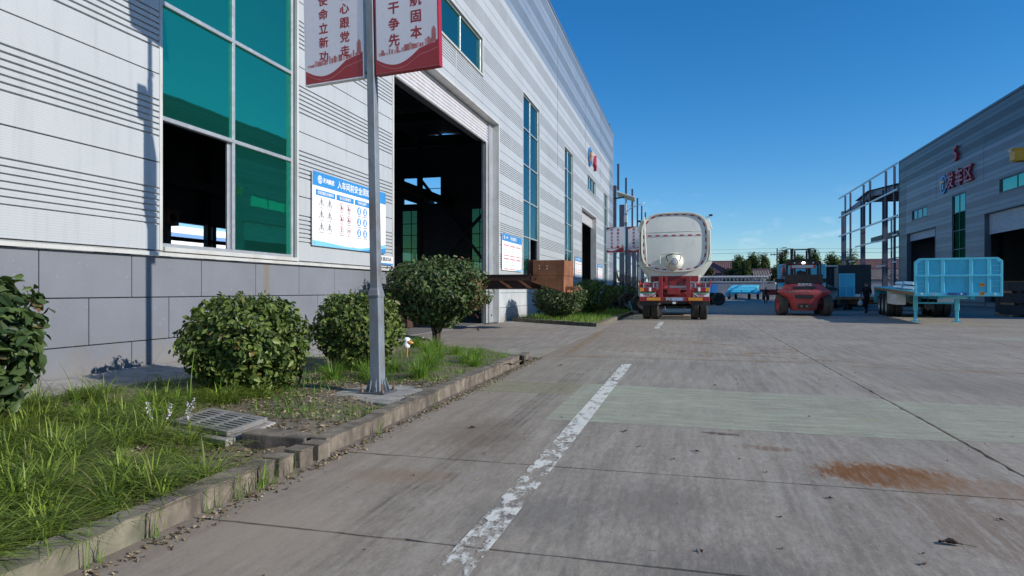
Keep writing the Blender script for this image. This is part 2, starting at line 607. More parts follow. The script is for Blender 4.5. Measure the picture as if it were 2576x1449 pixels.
M['hedge'] = leafmat('far_hedge_leaf', (.02, .042, .018), (.06, .09, .035), (.17, .11, .08), .55, .2, .12)
M['bark'] = pm('bark', (.065, .05, .036), .9, var=.3, vs=14, bump=.6)
M['litter'] = leafmat('leaf_litter', (.17, .12, .07), (.34, .28, .19), (.07, .05, .03), .8, .1, .3)


def rust():
    b = NB('rusty_steel')
    w = b.co('World')
    c = b.mix(b.ramp(b.noise(w, 3, 6, .6), (.3, 0), (.7, 1)), (.115, .042, .02), (.26, .105, .045))
    c = b.mix(b.ramp(b.noise(b.co('World', (7, 7, .5)), 1.8, 6, .65), (.52, 0), (.78, .7)), c, (.075, .028, .016))
    c = b.mix(b.ramp(b.noise(w, 60, 3), (.6, 0), (.75, .4)), c, (.34, .18, .10))
    b.bump(b.noise(w, 80, 4), .3, .003)
    return b.set(col=c, rough=.78)


M['rust'] = rust()
M['rustdark'] = pm('dark_rust', (.05, .022, .015), .75, var=.3)  # dark tone for beams and trestles, and painted shade on the head-box plate
M['pole'] = pm('grey_blue_pole_paint', (.17, .20, .235), .45, .1, var=.12, vs=3, dirt=((.13, .10, .08), .34, 7))
M['pole2'] = pm('dark_pole_paint', (.06, .07, .085), .5)
M['black'] = pm('black_plastic', (.02, .02, .022), .45)
M['rubber'] = pm('tyre_rubber', (.022, .021, .021), .8, var=.3, vs=8, dirt=((.075, .066, .056), .38, 6))
M['rubberdusty'] = pm('dusty_tyre_rubber', (.055, .048, .04), .9, var=.3, vs=6, dirt=((.12, .10, .08), .45, 8))
M['rimgrey'] = pm('wheel_rim_grey', (.42, .43, .44), .45, .3, var=.15)
M['cream'] = pm('cream_tank_paint', (.68, .68, .60), .33, var=.04, vs=1, dirt=((.40, .40, .34), .24, 2))
M['tankend'] = pm('tank_end_paint', (.66, .67, .62), .36, var=.05, vs=1.2, dirt=((.42, .43, .40), .22, 2))
M['red'] = pm('chassis_red', (.25, .018, .022), .4, var=.18, dirt=((.10, .02, .02), .3, 6))
M['redbright'] = pm('bright_red_paint', (.42, .035, .035), .4)
M['flred'] = pm('worn_forklift_red', (.56, .05, .06), .5, var=.2, vs=4, dirt=((.24, .13, .11), .38, 9))
M['scuff'] = pm('scuffed_grey', (.30, .27, .25), .7, var=.3, vs=8)
M['flblack'] = pm('forklift_black', (.028, .022, .018), .65, var=.3, dirt=((.06, .04, .03), .35, 5))
M['tapered'] = pm('tape_red', (.38, .015, .02), .35, var=.03)
M['tapewhite'] = pm('tape_silver', (.52, .54, .57), .3, var=.03)
M['amber'] = pm('amber_lens', (.62, .27, .03), .3, var=.08)
M['redlens'] = pm('red_lens', (.30, .012, .03), .25)
M['white'] = pm('white_panel', (.74, .75, .76), .4, var=.03)
M['cyan'] = pm('cyan_trailer_paint', (.055, .50, .70), .36, var=.07, vs=1.5, dirt=((.03, .27, .40), .26, 3))
M['cyanl'] = pm('light_cyan_paint', (.12, .60, .76), .36, var=.06)
M['wood'] = pm('side_plank', (.30, .15, .055), .65, var=.2)
M['wrap'] = pm('pale_plastic_wrap', (.62, .70, .76), .25, var=.08)
M['yellow'] = pm('crane_yellow', (.62, .33, .015), .45, dirt=((.3, .15, .03), .25, 4))
M['blue'] = pm('sign_blue', (.035, .22, .52), .4, var=.04)
M['bluelight'] = pm('sign_light_blue', (.18, .48, .72), .4, var=.04)
M['ink'] = pm('sign_dark_ink', (.06, .06, .07), .6)
M['inkgrey'] = pm('sign_grey_ink', (.30, .31, .33), .6)
M['inkred'] = pm('sign_red_ink', (.50, .20, .21), .6)
M['bannerwhite'] = pm('banner_white', (.66, .65, .70), .35, var=.04)
M['bannerink'] = pm('banner_crimson', (.30, .012, .025), .4, var=.06)
M['bannerpale'] = pm('banner_rose', (.50, .30, .33), .5, var=.15, vs=9)
M['bannermid'] = pm('banner_brick_rose', (.42, .13, .13), .5, var=.25, vs=14)
M['orange'] = pm('orange_print', (.70, .33, .10), .4)
M['letterred'] = pm('facade_letter_red', (.42, .03, .06), .4)
M['bolt'] = pm('rusty_bolt', (.16, .10, .07), .6, .5)
M['iron'] = pm('cast_iron', (.21, .205, .20), .6, .3, var=.2, vs=8, dirt=((.24, .20, .16), .32, 9))
M['skin'] = pm('skin', (.36, .19, .13), .55, var=.06)
M['cloth'] = pm('black_cloth', (.014, .014, .018), .9, var=.2)
M['hair'] = pm('black_hair', (.012, .010, .010), .6)
M['bag'] = pm('white_bag', (.66, .68, .70), .4)
M['crate'] = pm('dark_crate', (.030, .028, .030), .8, var=.25)
M['container'] = pm('dark_container', (.028, .037, .05), .6, var=.2)
M['rooftile'] = pm('roof_tile_red', (.23, .12, .095), .8, var=.25, vs=1.5)
M['roofbrown'] = pm('roof_tile_brown', (.25, .20, .165), .85, var=.25, vs=1.2)
M['plumwall'] = pm('plum_wall', (.17, .095, .13), .8, var=.1)
M['farwall'] = pm('far_grey_wall', (.22, .235, .27), .85, var=.18, vs=.4)
M['bluewall'] = pm('blue_wall_sheet', (.16, .30, .58), .5, var=.05)
M['lampglass'] = pm('lamp_lens', (.6, .6, .58), .2)
M['solar'] = pm('solar_cell', (.02, .03, .07), .2, var=.1)
M['solarback'] = pm('solar_back', (.55, .54, .50), .5)
em = NB('work_light_lit')
em.b.inputs['Emission Color'].default_value = (.95, .95, 1, 1)
em.b.inputs['Emission Strength'].default_value = 14
M['lit'] = em.set(col=(.9, .9, .9))

# ================================================================== GROUND
g = MB()
g.quad((-900, -300, -.035), (900, -300, -.035), (900, 1500, -.035), (-900, 1500, -.035))
ground = tag(g.build('ground', M['concrete'], fix=False), kind='structure')


def jitter_edge(a, b, r, amp=.006, step=.12):
    n = max(2, int((Vector(b) - Vector(a)).length / step))
    d = (Vector(b) - Vector(a)).normalized()
    nrm = Vector((-d.y, d.x))
    out = []
    for k in range(n):
        p = Vector(a).lerp(Vector(b), k / n)
        j = amp * r.uniform(-.2, 1) if k else 0
        if r.random() < .06:
            j += amp * 2.5
        out.append(p + nrm * j)
    return out


def slab(poly, name='concrete_slab', top=0.0):
    """one cast slab with crumbled edges; neighbours stand a joint apart"""
    pts = []
    near = min(Vector(p).length for p in poly) < 14
    for k in range(len(poly)):
        a, b = poly[k], poly[(k + 1) % len(poly)]
        pts += jitter_edge(a, b, rnd, .006 if near else .003, .11 if near else 1.0)
    n = len(pts)
    m = MB()
    m.add([(p[0], p[1], top) for p in pts] + [(p[0], p[1], -.033) for p in pts], [tuple(range(n))] + [(k, n + k, n + (k + 1) % n, (k + 1) % n) for k in range(n)])
    return m.build(name, M['concrete'], ground, fix=False)


xs = [-2.52, 2.0, 6.5, 11.0, 15.5, 20.0, 24.5]
ys = [-2.5, 2.79, 4.21, 11.25, 17.2, 23.2, 29.2, 35.2, 41.2, 47.2, 53.2, 59.2, 65.2]
J = .006
for i in range(len(xs) - 1):
    for k in range(len(ys) - 1):
        if i > 2 and k < 2:
            continue
        x0, x1, y0, y1 = xs[i] + J, xs[i + 1] - J, ys[k] + J, ys[k + 1] - J
        slab([(x0, y0), (x1, y0), (x1, y1), (x0, y1)])
# the skewed apron in front of the workshop door
slab([(-2.527, 11.0), (-2.527, 20.75), (-6.55, 23.95), (-6.55, 14.1)])

# road paint
def sheet(name, poly, mat, label=None, z=.004):
    o = MB().quad(*[(x, y, z) for x, y in poly]).build(name, mat, ground, fix=False)
    return o


sheet('lane_line', [(-1.0, 4.9), (-.85, 4.9), (-.865, 10.35), (-1.015, 10.35)], M['white_line'])
sheet('lane_line', [(-1.03, -1), (-.865, -1), (-.85, 4.9), (-1.0, 4.9)], M['white_worn'])
sheet('lane_line', [(-1.03, 20.3), (-.88, 20.3), (-.89, 24.6), (-1.04, 24.6)], M['white_line'])
sheet('lane_line', [(2.48, 5.6), (2.62, 5.6), (2.60, 7.4), (2.46, 7.4)], M['white_faint'])
sheet('painted_band', [(-1.25, 5.72), (1.98, 5.68), (1.98, 7.7), (-1.25, 8.05)], M['green_band'], z=.003)
sheet('painted_band', [(2.02, 5.75), (6.0, 5.75), (6.0, 7.4), (2.02, 7.6)], M['green_band'], z=.003)
sheet('painted_band', [(-2.42, 7.15), (-1.27, 7.2), (-1.27, 8.0), (-2.45, 8.1)], M['olive_band'], z=.003)
sheet('painted_band', [(-2.3, 27.3), (6.2, 27.3), (6.2, 28.6), (-2.3, 28.6)], M['green_band'], z=.003)
sheet('painted_band', [(6.8, 17.5), (14, 17.5), (14, 18.6), (6.8, 18.6)], M['green_band'], z=.003)
sheet('painted_line', [(-2.2, 11.32), (1.9, 11.30), (1.9, 11.44), (-2.2, 11.47)], M['orange_line'])
sheet('painted_line', [(-2.2, 11.6), (-2.05, 11.6), (-2.3, 18.5), (-2.45, 18.5)], M['orange_line'])
for q in ([(-.6, 12.9), (2.6, 11.5), (2.72, 11.62), (-.5, 13.05)], [(0, 15.0), (1.9, 13.6), (1.98, 13.75), (.1, 15.15)],
          [(2.1, 10.9), (4.6, 10.55), (4.62, 10.66), (2.12, 11.02)], [(.2, 12.0), (1.95, 13.2), (1.95, 13.34), (.15, 12.12)], [(-1.6, 12.6), (.6, 12.3), (.6, 12.4), (-1.6, 12.7)]):
    sheet('painted_line', q, M['orange_line'])

# ------------------------------------------------------------------ planting beds
SLOPE = (24.0 - 20.8) / -3.75


def soil_z(x, y):
    h = .075 - .05 * max(0, min(1, (y - 8) / 3)) + .02 * math.sin(x * 5.1 + y * 2.3) + .015 * math.sin(x * 2.2 - y * 6.1)
    if x < -5.3:
        h += .06
    if 3.2 < y < 4.15 and -3.45 < x < -2.3:
        h = .0
    return h


def bed(name, pts_fn, x0, x1, nx, y0, y1, ny):
    m = MB()
    vs = []
    for i in range(nx + 1):
        for k in range(ny + 1):
            x = x0 + (x1 - x0) * i / nx
            a, b = pts_fn(x)
            y = a + (b - a) * k / ny
            vs.append((x, y, soil_z(x, y) + rnd.uniform(-.006, .006)))
    m.add(vs, [(i * (ny + 1) + k, (i + 1) * (ny + 1) + k, (i + 1) * (ny + 1) + k + 1, i * (ny + 1) + k + 1) for i in range(nx) for k in range(ny)])
    return tag(m.build(name, M['soil'], smooth=True), kind='structure')


bed('planting_bed', lambda x: (.2, 10.9 - .85 * (x + 2.55) * .92), -5.75, -2.55, 40, 0, 1, 110)
m = MB()
for i in range(24):
    for k in range(1):
        pass
far = bed('planting_bed', lambda x: (21.0 - .85 * (x + 2.75), 46), -6.55, -2.85, 20, 0, 1, 60)
for v in far.data.vertices:
    v.co.z = .06 + .02 * math.sin(v.co.x * 4 + v.co.y * 3)
# concrete strip along the foot of the wall
m = MB()
ws = []
n = 60
for k in range(n + 1):
    y = 1.0 + (13.6 - 1.0) * k / n
    ws += [(-6.62, y, .20 + .01 * math.sin(y * 3)), (-5.72 + .06 * math.sin(y * 2.1) + .03 * math.sin(y * 7), y, .125 + .012 * math.sin(y * 4)), (-5.70 + .06 * math.sin(y * 2.1) + .03 * math.sin(y * 7), y, -.02)]
m.add(ws, [(3 * k, 3 * k + 1, 3 * k + 4, 3 * k + 3) for k in range(n)] + [(3 * k + 1, 3 * k + 2, 3 * k + 5, 3 * k + 4) for k in range(n)])
tag(m.build('wall_foot_paving', M['pave'], smooth=40), kind='structure')

# kerbs: every stone is its own piece
def stone(parent, a, b, w=.12, h=.122, mat='kerb', dz=0, tilt=0, name='kerb_stone'):
    a, b = Vector((a[0], a[1], 0)), Vector((b[0], b[1], 0))
    d = b - a
    L = d.length
    mm = MB()
    n = max(2, int(L / .1))
    r = random.Random(int(a.x * 977 + a.y * 131))
    sec = [(0, -.03), (0, h * .88), (.012, h), (w - .01, h), (w, h * .9), (w, -.03)]
    vs = []
    for k in range(n + 1):
        for (p, z) in sec:
            e = .009 if 0 < k < n else .003
            vs.append((L * k / n, p + r.uniform(-e, e), z + (r.uniform(-e, e) if z > 0 else 0)))
    q = len(sec)
    fs = [(k * q + i, (k + 1) * q + i, (k + 1) * q + (i + 1) % q, k * q + (i + 1) % q) for k in range(n) for i in range(q)]
    fs += [tuple(range(q)), tuple(n * q + i for i in range(q - 1, -1, -1))]
    mm.add(vs, fs)
    o = mm.build(name, M[mat], parent, bevel=.006)
    o.location = (a.x, a.y, dz)
    o.rotation_euler = (tilt, 0, math.atan2(d.y, d.x))
    return o


kerb = thing('kerb', 'weathered concrete kerb edging the near planting bed, stones missing by the drain', 'kerb', (0, 0, 0))
y = .6
for L in (1.0, .9, .82, .75):
    stone(kerb, (-2.44 + rnd.uniform(-.006, .006), min(y + L, 3.49) - .008), (-2.43, y), mat='kerbmoss' if y < 2.4 else 'kerb', w=-.12)
    y += L
for a, b, dx, tl in ((3.53, 3.665, 0, .02), (3.74, 3.87, .012, -.03), (3.925, 4.05, .03, .05)):
    stone(kerb, (-2.43 + dx, b), (-2.44 + dx, a), w=-.13, h=.12, tilt=0, dz=-.005)
y = 4.10
for k, L in enumerate((.92, .62, .6, .9, .95, .88, .8, .62, .5)):
    dx = rnd.uniform(-.008, .008) - .012 * (y - 4) / 1
    dx = rnd.uniform(-.01, .01) - .022 * k
    if y + L > 10.2:
        L = 10.2 - y
    stone(kerb, (-2.46 + dx, y + L - rnd.uniform(.006, .016)), (-2.45 + dx, y), w=-.12, dz=rnd.uniform(-.008, .006))
    y += L
stone(kerb, (-2.61, 10.52), (-2.56, 10.32), w=-.13, h=.11, dz=-.01)
stone(kerb, (-2.64, 10.98), (-2.62, 10.54), w=-.12, h=.11, dz=-.02)
kerb2 = thing('kerb', 'low kerb round the far planting bed with the two round shrubs', 'kerb', (0, 0, 0))
p0, p1 = Vector((-2.76, 20.85)), Vector((-6.4, 23.95))
for k in range(5):
    a, b = p0.lerp(p1, k / 5), p0.lerp(p1, (k + 1) / 5 - .004)
    stone(kerb2, b, a, w=-.12, h=.12, mat='kerbmoss')
y = 20.9
while y < 37:
    stone(kerb2, (-2.76, y + .985), (-2.76, y), w=-.12, h=.12, mat='kerb' if y < 22 else 'kerbmoss')
    y += 1.0

# ------------------------------------------------------------------ drain pit
dr = thing('drain_grate', 'slotted cast iron drain grate tilted over a brick pit in the grass', 'drain grate', (-3.56, 4.36, .145), R(-8))
dr.rotation_euler = (R(5), R(3), R(-9))
m = MB()
W, L = .62, .40
m.box(-W / 2, W / 2, -L / 2, -L / 2 + .04, -.04, 0).box(-W / 2, W / 2, L / 2 - .04, L / 2, -.04, 0)
for k in range(4):
    x = -W / 2 + (W - .04) * k / 3
    m.box(x, x + .04, -L / 2 + .04, L / 2 - .04, -.04, -.001)
m.build('frame', M['iron'], dr, bevel=.004)
for i in range(3):
    for k in range(7):
        x = -W / 2 + .04 + i * (W - .04) / 3
        yy = -L / 2 + .04 + (k + .5) * (L - .08) / 7
        MB().box(x, x + (W - .16) / 3, yy - .012, yy + .012, -.035, -.002).build('bar', M['iron'], dr)
m = MB()
m.box(-W / 2 - .04, W / 2 + .04, -L / 2 - .05, -L / 2 + .02, -.10, -.045).box(-W / 2 - .04, W / 2 + .04, L / 2 - .02, L / 2 + .05, -.10, -.045)
m.box(W / 2 - .02, W / 2 + .05, -L / 2 + .02, L / 2 - .02, -.10, -.045).box(-W / 2 - .05, -W / 2 + .02, -L / 2 + .02, L / 2 - .02, -.10, -.045)
m.build('pit_rim', M['pave'], dr, bevel=.006)
MB().box(-W / 2 + .02, W / 2 - .02, -L / 2 + .02, L / 2 - .02, -.2, -.19).build('pit_floor', M['black'], dr)
o = MB()
o.prism([(-3.18, 4.13), (-2.62, 4.09), (-2.60, 4.25), (-3.0, 4.33), (-3.16, 4.30)], -.02, .108, 'z')
tag(o.build('gutter_wall', M['kerb'], bevel=.012, seg=2), 'broken concrete gutter wall between the drain grate and the kerb', 'wall')

# ================================================================== WORKSHOP (left)
PITCH = 1.14


def groove_profile(z0, z1, top):
    """cladding sheet profile (y, z): micro-ribbed flats with a field of deep grooves"""
    pr = []
    zc = z0 + .34
    n = 7
    for k in range(n):
        z = zc + k * .077
        pr += [(0, z - .013), (.030, z - .011), (.030, z + .011), (0, z + .013)]
    return pr


def clip_profile(pr, a, b):
    q = [(y, z) for y, z in pr if a + .004 < z < b - .004]
    return [(.05, a), (0, a + .0025)] + q + [(0, b - .0025), (.05, b)]


def facade(root, x0, x1, z0, ztop, openings, joints, colour, name='wall_panel', seam=.012, pitch=PITCH):
    rows = []
    z = z0
    while z < ztop - .05:
        rows.append((z, min(z + pitch, ztop)))
        z += pitch
    for za, zb in rows:
        pr = groove_profile(za, za + pitch, ztop)
        cuts = {x0, x1}
        for j, jlo, jhi in joints:
            if jlo < zb and jhi > za:
                cuts.add(j)
        for xa, xb, oa, ob in openings:
            if oa < zb and ob > za:
                cuts |= {max(x0, xa), min(x1, xb)}
        cuts = sorted(cuts)
        for a, b in zip(cuts[:-1], cuts[1:]):
            spans = [(za + seam / 2, zb - seam / 2)]
            for xa, xb, oa, ob in openings:
                if xa - 1e-4 <= a and b <= xb + 1e-4 and oa < zb and ob > za:
                    ns = []
                    for s0, s1 in spans:
                        if oa > s0:
                            ns.append((s0, min(s1, oa)))
                        if ob < s1:
                            ns.append((max(s0, ob), s1))
                    spans = [s for s in ns if s[1] - s[0] > .05]
            for s0, s1 in spans:
                MB().strip(clip_profile(pr, s0, s1), a + .005, b - .005).build(name, M[colour((a + b) / 2, (s0 + s1) / 2)], root, fix=False)
    # solid core behind the sheets
    xc = sorted({x0, x1} | {x for o in openings for x in o[:2] if x0 < x < x1})
    zc = sorted({z0, ztop} | {z for o in openings for z in o[2:] if z0 < z < ztop})
    m = MB()
    for a, b in zip(xc[:-1], xc[1:]):
        for p, q in zip(zc[:-1], zc[1:]):
            if not any(o[0] - 1e-4 <= a and b <= o[1] + 1e-4 and o[2] - 1e-4 <= p and q <= o[3] + 1e-4 for o in openings):
                m.box(a, b, .045, .20, p, q)
    m.build('wall_core', M['core'], root, fix=False)


def window(root, x0, x1, z0, z1, vx, hz, gl='teal', missing=(), fw=.055, deep=.10, trim='trim', frame='alu', slid=None):
    """window > pane; frame bars recessed in the cladding, light trim round the opening"""
    f = MB()
    f.box(x0, x0 + fw, deep - .04, deep + .03, z0, z1).box(x1 - fw, x1, deep - .04, deep + .03, z0, z1)
    f.box(x0 + fw, x1 - fw, deep - .041, deep + .029, z0, z0 + fw).box(x0 + fw, x1 - fw, deep - .041, deep + .029, z1 - fw, z1)
    for x in vx:
        f.box(x - .03, x + .03, deep - .038, deep + .028, z0 + fw, z1 - fw)
    for z in hz:
        f.box(x0 + fw, x1 - fw, deep - .043, deep + .026, z - .03, z + .03)
    w = f.build('window', M[frame], root, bevel=.006)
    xa, za = [x0 + fw] + list(vx) + [x1 - fw], [z0 + fw] + list(hz) + [z1 - fw]
    for i in range(len(xa) - 1):
        for k in range(len(za) - 1):
            if (i, k) in missing:
                continue
            e = .02
            MB().box(xa[i] - e * 0 + .0, xa[i + 1], deep - .002, deep + .006, za[k], za[k + 1]).build('pane', M[gl], w)
    t = MB()
    t.box(x0 - .05, x0, -.012, .06, z0 - .05, z1 + .05).box(x1, x1 + .05, -.012, .06, z0 - .05, z1 + .05)
    t.box(x0, x1, -.013, .059, z1, z1 + .05).box(x0, x1, -.05, .09, z0 - .06, z0)
    t.build('trim', M[trim], w, bevel=.004)
    r = MB()
    r.box(x0, x0 + .012, .06, .20, z0, z1).box(x1 - .012, x1, .06, .20, z0, z1).box(x0 + .012, x1 - .012, .061, .20, z1 - .012, z1)
    r.build('reveal', M['trimdark'], w)
    return w


def shutter_door(root, x0, x1, ztop, drop, deep=.32, jamb=.5, trimmat='trim', slats=9):
    d = MB()
    d.box(x0 - .07, x0 + .012, -.02, .4, 0, ztop + .07).box(x1 - .012, x1 + .07, -.02, .4, 0, ztop + .07).box(x0 + .012, x1 - .012, -.021, .4, ztop - .012, ztop + .07)
    fr = d.build('door_frame', M[trimmat], root, bevel=.004)
    rs = MB()
    rs.box(x0 + .02, x1 - .02, deep + .09, deep + .5, ztop - .55, ztop - .03)
    box = rs.build('roller_shutter', M['trimdark'], root)
    h = drop / slats
    for k in range(slats):
        z = ztop - .02 - k * h
        pr = [(deep + .02, z - h), (deep - .035, z - h * .78), (deep - .045, z - h * .5), (deep - .035, z - h * .22), (deep + .02, z)]
        MB().strip(pr, x0 + .01, x1 - .01).build('slat', M['shutter'], box, smooth=True, fix=False)
    return fr


BX = -6.62
wk = thing('workshop_building', 'long pale ribbed metal workshop with teal windows and open roller door', 'building', (BX, 0, 0), R(90))
Z0 = 1.67
WB = [(7.05, 10.08, 1.72, 9.36), (26.25, 29.3, 1.72, 9.36), (35.55, 38.3, 1.72, 9.1), (52.7, 55.2, 1.72, 9.05)]
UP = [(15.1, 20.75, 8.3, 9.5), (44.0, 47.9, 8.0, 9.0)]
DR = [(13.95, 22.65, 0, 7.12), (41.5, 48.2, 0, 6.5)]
END = 59.0


def wcol(x, z):
    return 'cladblue' if z > 11.9 or x > 56.6 else 'clad'


facade(wk, -8, END, Z0, 15.2, WB + UP + DR, [(x, lo, 16) for x, lo in ((18.2, 7.1), (23.9, 9.65), (33.6, 7.37), (43, 9.1), (50.5, 9.1), (56.6, 1.6))] + [(0.0, 0, 16)], wcol)
# plinth slabs, staggered
for row, (za, zb) in enumerate(((-.05, .52), (.52, 1.065), (1.065, 1.60))):
    x = -.6 + (.6 if row == 1 else 0)
    while x < 13.88:
        b = min(x + 1.2, 13.88)
        MB().box(x + .006, b - .006, .03, .19, za + .006, zb - .006).build('plinth_slab', M['plinth'], wk, bevel=.004)
        x += 1.2
    for xs_, xe in ((22.75, 41.4), (48.3, 58.95)):
        x = xs_
        while x < xe - .1:
            b = min(x + (1.2 if (row != 1 or x > xs_) else .6), xe)
            MB().box(x + .006, b - .006, .03, .19, za + .006, zb - .006).build('plinth_slab', M['plinth2'], wk, bevel=.004)
            x = b
m = MB()
for a, b in ((-8, 13.9), (22.72, 41.43), (48.27, END)):
    m.box(a, b, .06, .185, -.05, 1.6)
m.build('plinth_core', M['steeldark'], wk)
m = MB()
for a, b in ((-8, 13.93), (22.72, 41.43), (48.27, END)):
    m.prism([(-.035, 1.60), (-.035, 1.645), (.045, 1.668), (.045, 1.60)], a, b, 'x')
m.build('drip_rail', M['trim'], wk)
for k, (a, b, z0, z1) in enumerate(WB):
    window(wk, a, b, z0, z1, [(a + b) / 2 - .04], [3.42, 4.94, 6.46, 7.98], missing=((0, 0),) if k == 0 else ((1, 0),) if k == 1 else ())
window(wk, *UP[0], [16.9, 18.75], [])
window(wk, *UP[1], [45.3, 46.6], [])
# the slid pane behind the fixed one, with its own sash frame
m = MB()
a0, a1, z0, z1 = 8.45, 10.03, 1.78, 3.39
m.box(a0, a0 + .07, .12, .155, z0, z1).box(a1 - .07, a1, .12, .155, z0, z1).box(a0 + .07, a1 - .07, .121, .154, z0, z0 + .07).box(a0 + .07, a1 - .07, .121, .154, z1 - .07, z1)
sash = m.build('sliding_sash', M['alu'], wk, bevel=.004)
MB().box(a0 + .07, a1 - .07, .135, .142, z0 + .07, z1 - .07).build('pane', M['teal'], sash)
shutter_door(wk, *DR[0][:2], 7.12, .72, slats=7)
shutter_door(wk, *DR[1][:2], 6.5, .75, slats=7)
# jamb returns of the big door, light steel on the right reveal
MB().box(13.95 - .9 + .9, 13.99, .2, .55, 0, 7.1).build('door_jamb', M['trimdark'], wk)
MB().box(22.2, 22.64, .22, .5, 0, 7.1).build('door_jamb', M['galv'], wk)
MB().tube([(22.14, .3, 0), (22.14, .3, 6.4)], .035, 8).build('guide_rail', M['trim'], wk)
MB().box(-8, END, -.03, .22, 15.2, 15.30).build('roof_coping', M['trimdark'], wk)
MB().box(END, END + .10, -.03, .22, 1.6, 15.2).build('corner_trim', M['trim'], wk)
# vertical joint covers seen on the facade
for x, lo, hi in ((18.2, 7.2, 8.25), (23.9, 9.66, 11.9), (33.6, 7.5, 15.1), (43, 9.2, 15.1), (50.5, 9.2, 15.1)):
    MB().box(x - .025, x + .025, -.006, .01, lo, hi).build('joint_strip', M['trim'] if hi < 12 else M['trimdark'], wk)
# roof, ends and back, interior frame
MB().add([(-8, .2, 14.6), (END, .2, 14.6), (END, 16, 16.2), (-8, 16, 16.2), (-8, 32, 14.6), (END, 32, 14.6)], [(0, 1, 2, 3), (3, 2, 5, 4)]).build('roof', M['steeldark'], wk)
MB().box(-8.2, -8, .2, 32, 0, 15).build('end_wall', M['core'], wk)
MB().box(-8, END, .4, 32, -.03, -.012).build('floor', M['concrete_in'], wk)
# far gable wall with its windows and the open corner
m = MB()
GY = END - .35
for a, b, p, q in ((.2, 11.6, 0, 16), (11.6, 13.2, 0, 3), (11.6, 13.2, 8.86, 16), (13.2, 16.3, 0, 16), (16.3, 18.4, 0, 9.5), (16.3, 20.1, 12, 16), (18.4, 20.3, 0, 3), (18.4, 20.3, 8.86, 9.5), (20.1, 20.3, 9.5, 16), (20.3, 32, 0, 16)):
    m.box(GY, GY + .2, a, b, p, q)
m.build('gable_wall', M['core'], wk)
for a, b in ((11.6, 13.2), (18.4, 20.3)):
    if b - a < .5:
        continue
    f = MB()
    f.box(GY + .05, GY + .12, a, a + .05, 3, 8.86).box(GY + .05, GY + .12, b - .05, b, 3, 8.86).box(GY + .05, GY + .12, (a + b) / 2 - .03, (a + b) / 2 + .03, 3, 8.86)
    for z in (3.9, 5.2, 6.5, 7.6):
        f.box(GY + .051, GY + .119, a + .05, b - .05, z - .03, z + .03)
    w = f.build('window', M['steeldark'], wk)
    MB().box(GY + .08, GY + .09, a, b, 3, 8.86).build('pane', M['panegreen'], w)
MB().box(GY + .05, GY + .12, 18.3, 18.38, 9.5, 12).box(GY + .05, GY + .12, 16.3, 20.1, 10.9, 10.96).build('mullion', M['steeldark'], wk)
for k, yy in enumerate((5.0, 13, 21, 29, 37, 45, 53)):
    for xx in ((.75, 16, 31.2) if yy in (5.0, 29, 53) else (16, 31.2)):
        MB().box(yy - .18, yy + .18, xx - .02, xx + .02, 0, 14.4).box(yy - .2, yy - .16, xx - .2, xx + .2, 0, 14.4).box(yy + .16, yy + .2, xx - .2, xx + .2, 0, 14.4).build('steel_column', M['steeldark'], wk)
    MB().box(yy - .1, yy + .1, .3, 31.5, 13.6, 14.3).build('roof_beam', M['steeldark'], wk)
for xx in (1.5, 15, 17, 30.4):
    MB().box(-7, END - .5, xx - .15, xx + .15, 9.0, 9.7).build('crane_rail', M['steeldark'], wk)
m = MB()
for k in range(14):
    m.box(-7.5, END - .6, 1.0 + k * 2.2, 1.12 + k * 2.2, 14.0 + .1 * min(k, 13 - k), 14.16 + .1 * min(k, 13 - k))
m.build('purlins', M['steel'], wk)
b = MB()
b.bar((GY - .4, 18.6, 12.3), (GY - .4, 11.4, 3.4), .25, .25).bar((GY - .45, 11.3, 8.9), (GY - .45, 16.5, 3.6), .25, .25)
b.build('cross_brace', M['steel'], wk)
# open rear side: columns, one girt, nothing between
m = MB()
for yy in (5, 13, 21, 29, 37, 41.6, 46.6, 53):
    m.box(yy - .2, yy + .2, 31.8, 32.2, 0, 6.6)
m.box(-8, END, 31.9, 32.1, 5.05, 5.35).box(-8, END, 31.7, 32.3, 6.5, 15)
m.build('rear_frame', M['steeldark'], wk)
bx = thing('box_girder', 'brown box girder with a round hole hanging inside the open window', 'girder', (-9.8, 10.72, .98), R(90))
bx.scale = (.56, .56, .56)
m = MB()
hole = [(.14 * math.cos(2 * PI * k / 20), 2.86 + .14 * math.sin(2 * PI * k / 20)) for k in range(20)]
out = [(.26, 2.86), (.26, 3.12), (0, 3.12), (-.26, 3.12), (-.26, 2.86), (-.26, 2.6), (0, 2.6), (.26, 2.6)]
vs = [(x, 0, z) for x, z in hole] + [(x, 0, z) for x, z in out]
fs = []
for k in range(20):
    a = int(round(k / 20 * 8)) % 8
    b_ = int(round((k + 1) / 20 * 8)) % 8
    fs.append((k, (k + 1) % 20, 20 + b_, 20 + a) if a != b_ else (k, (k + 1) % 20, 20 + a))
m.add(vs, fs)
m.box(-.26, .26, .6, .62, 2.6, 3.12).box(-.26, -.255, .001, .6, 2.6, 3.12).box(.255, .26, .001, .6, 2.6, 3.12).box(-.25, .25, .001, .6, 2.6, 2.605)
m.build('web', M['rust'], bx)
MB().box(-.36, .36, -.05, .7, 3.121, 3.15).build('top_flange', M['rust'], bx)
MB().box(-.12, .12, .2, .45, -1.75, 2.598).build('stand', M['steeldark'], bx)

# ------------------------------------------------------------------ neighbouring sheds seen through the open rear
nb = thing('neighbour_shed', 'blue and white striped shed far behind the workshop, seen through its window', 'building', (-75, 0, 0), R(90))
for k in range(10):
    MB().box(30, 130, 0, .3, k * 1.1, k * 1.1 + 1.08).build('wall_panel', M['white'] if k % 2 else M['bluewall'], nb)

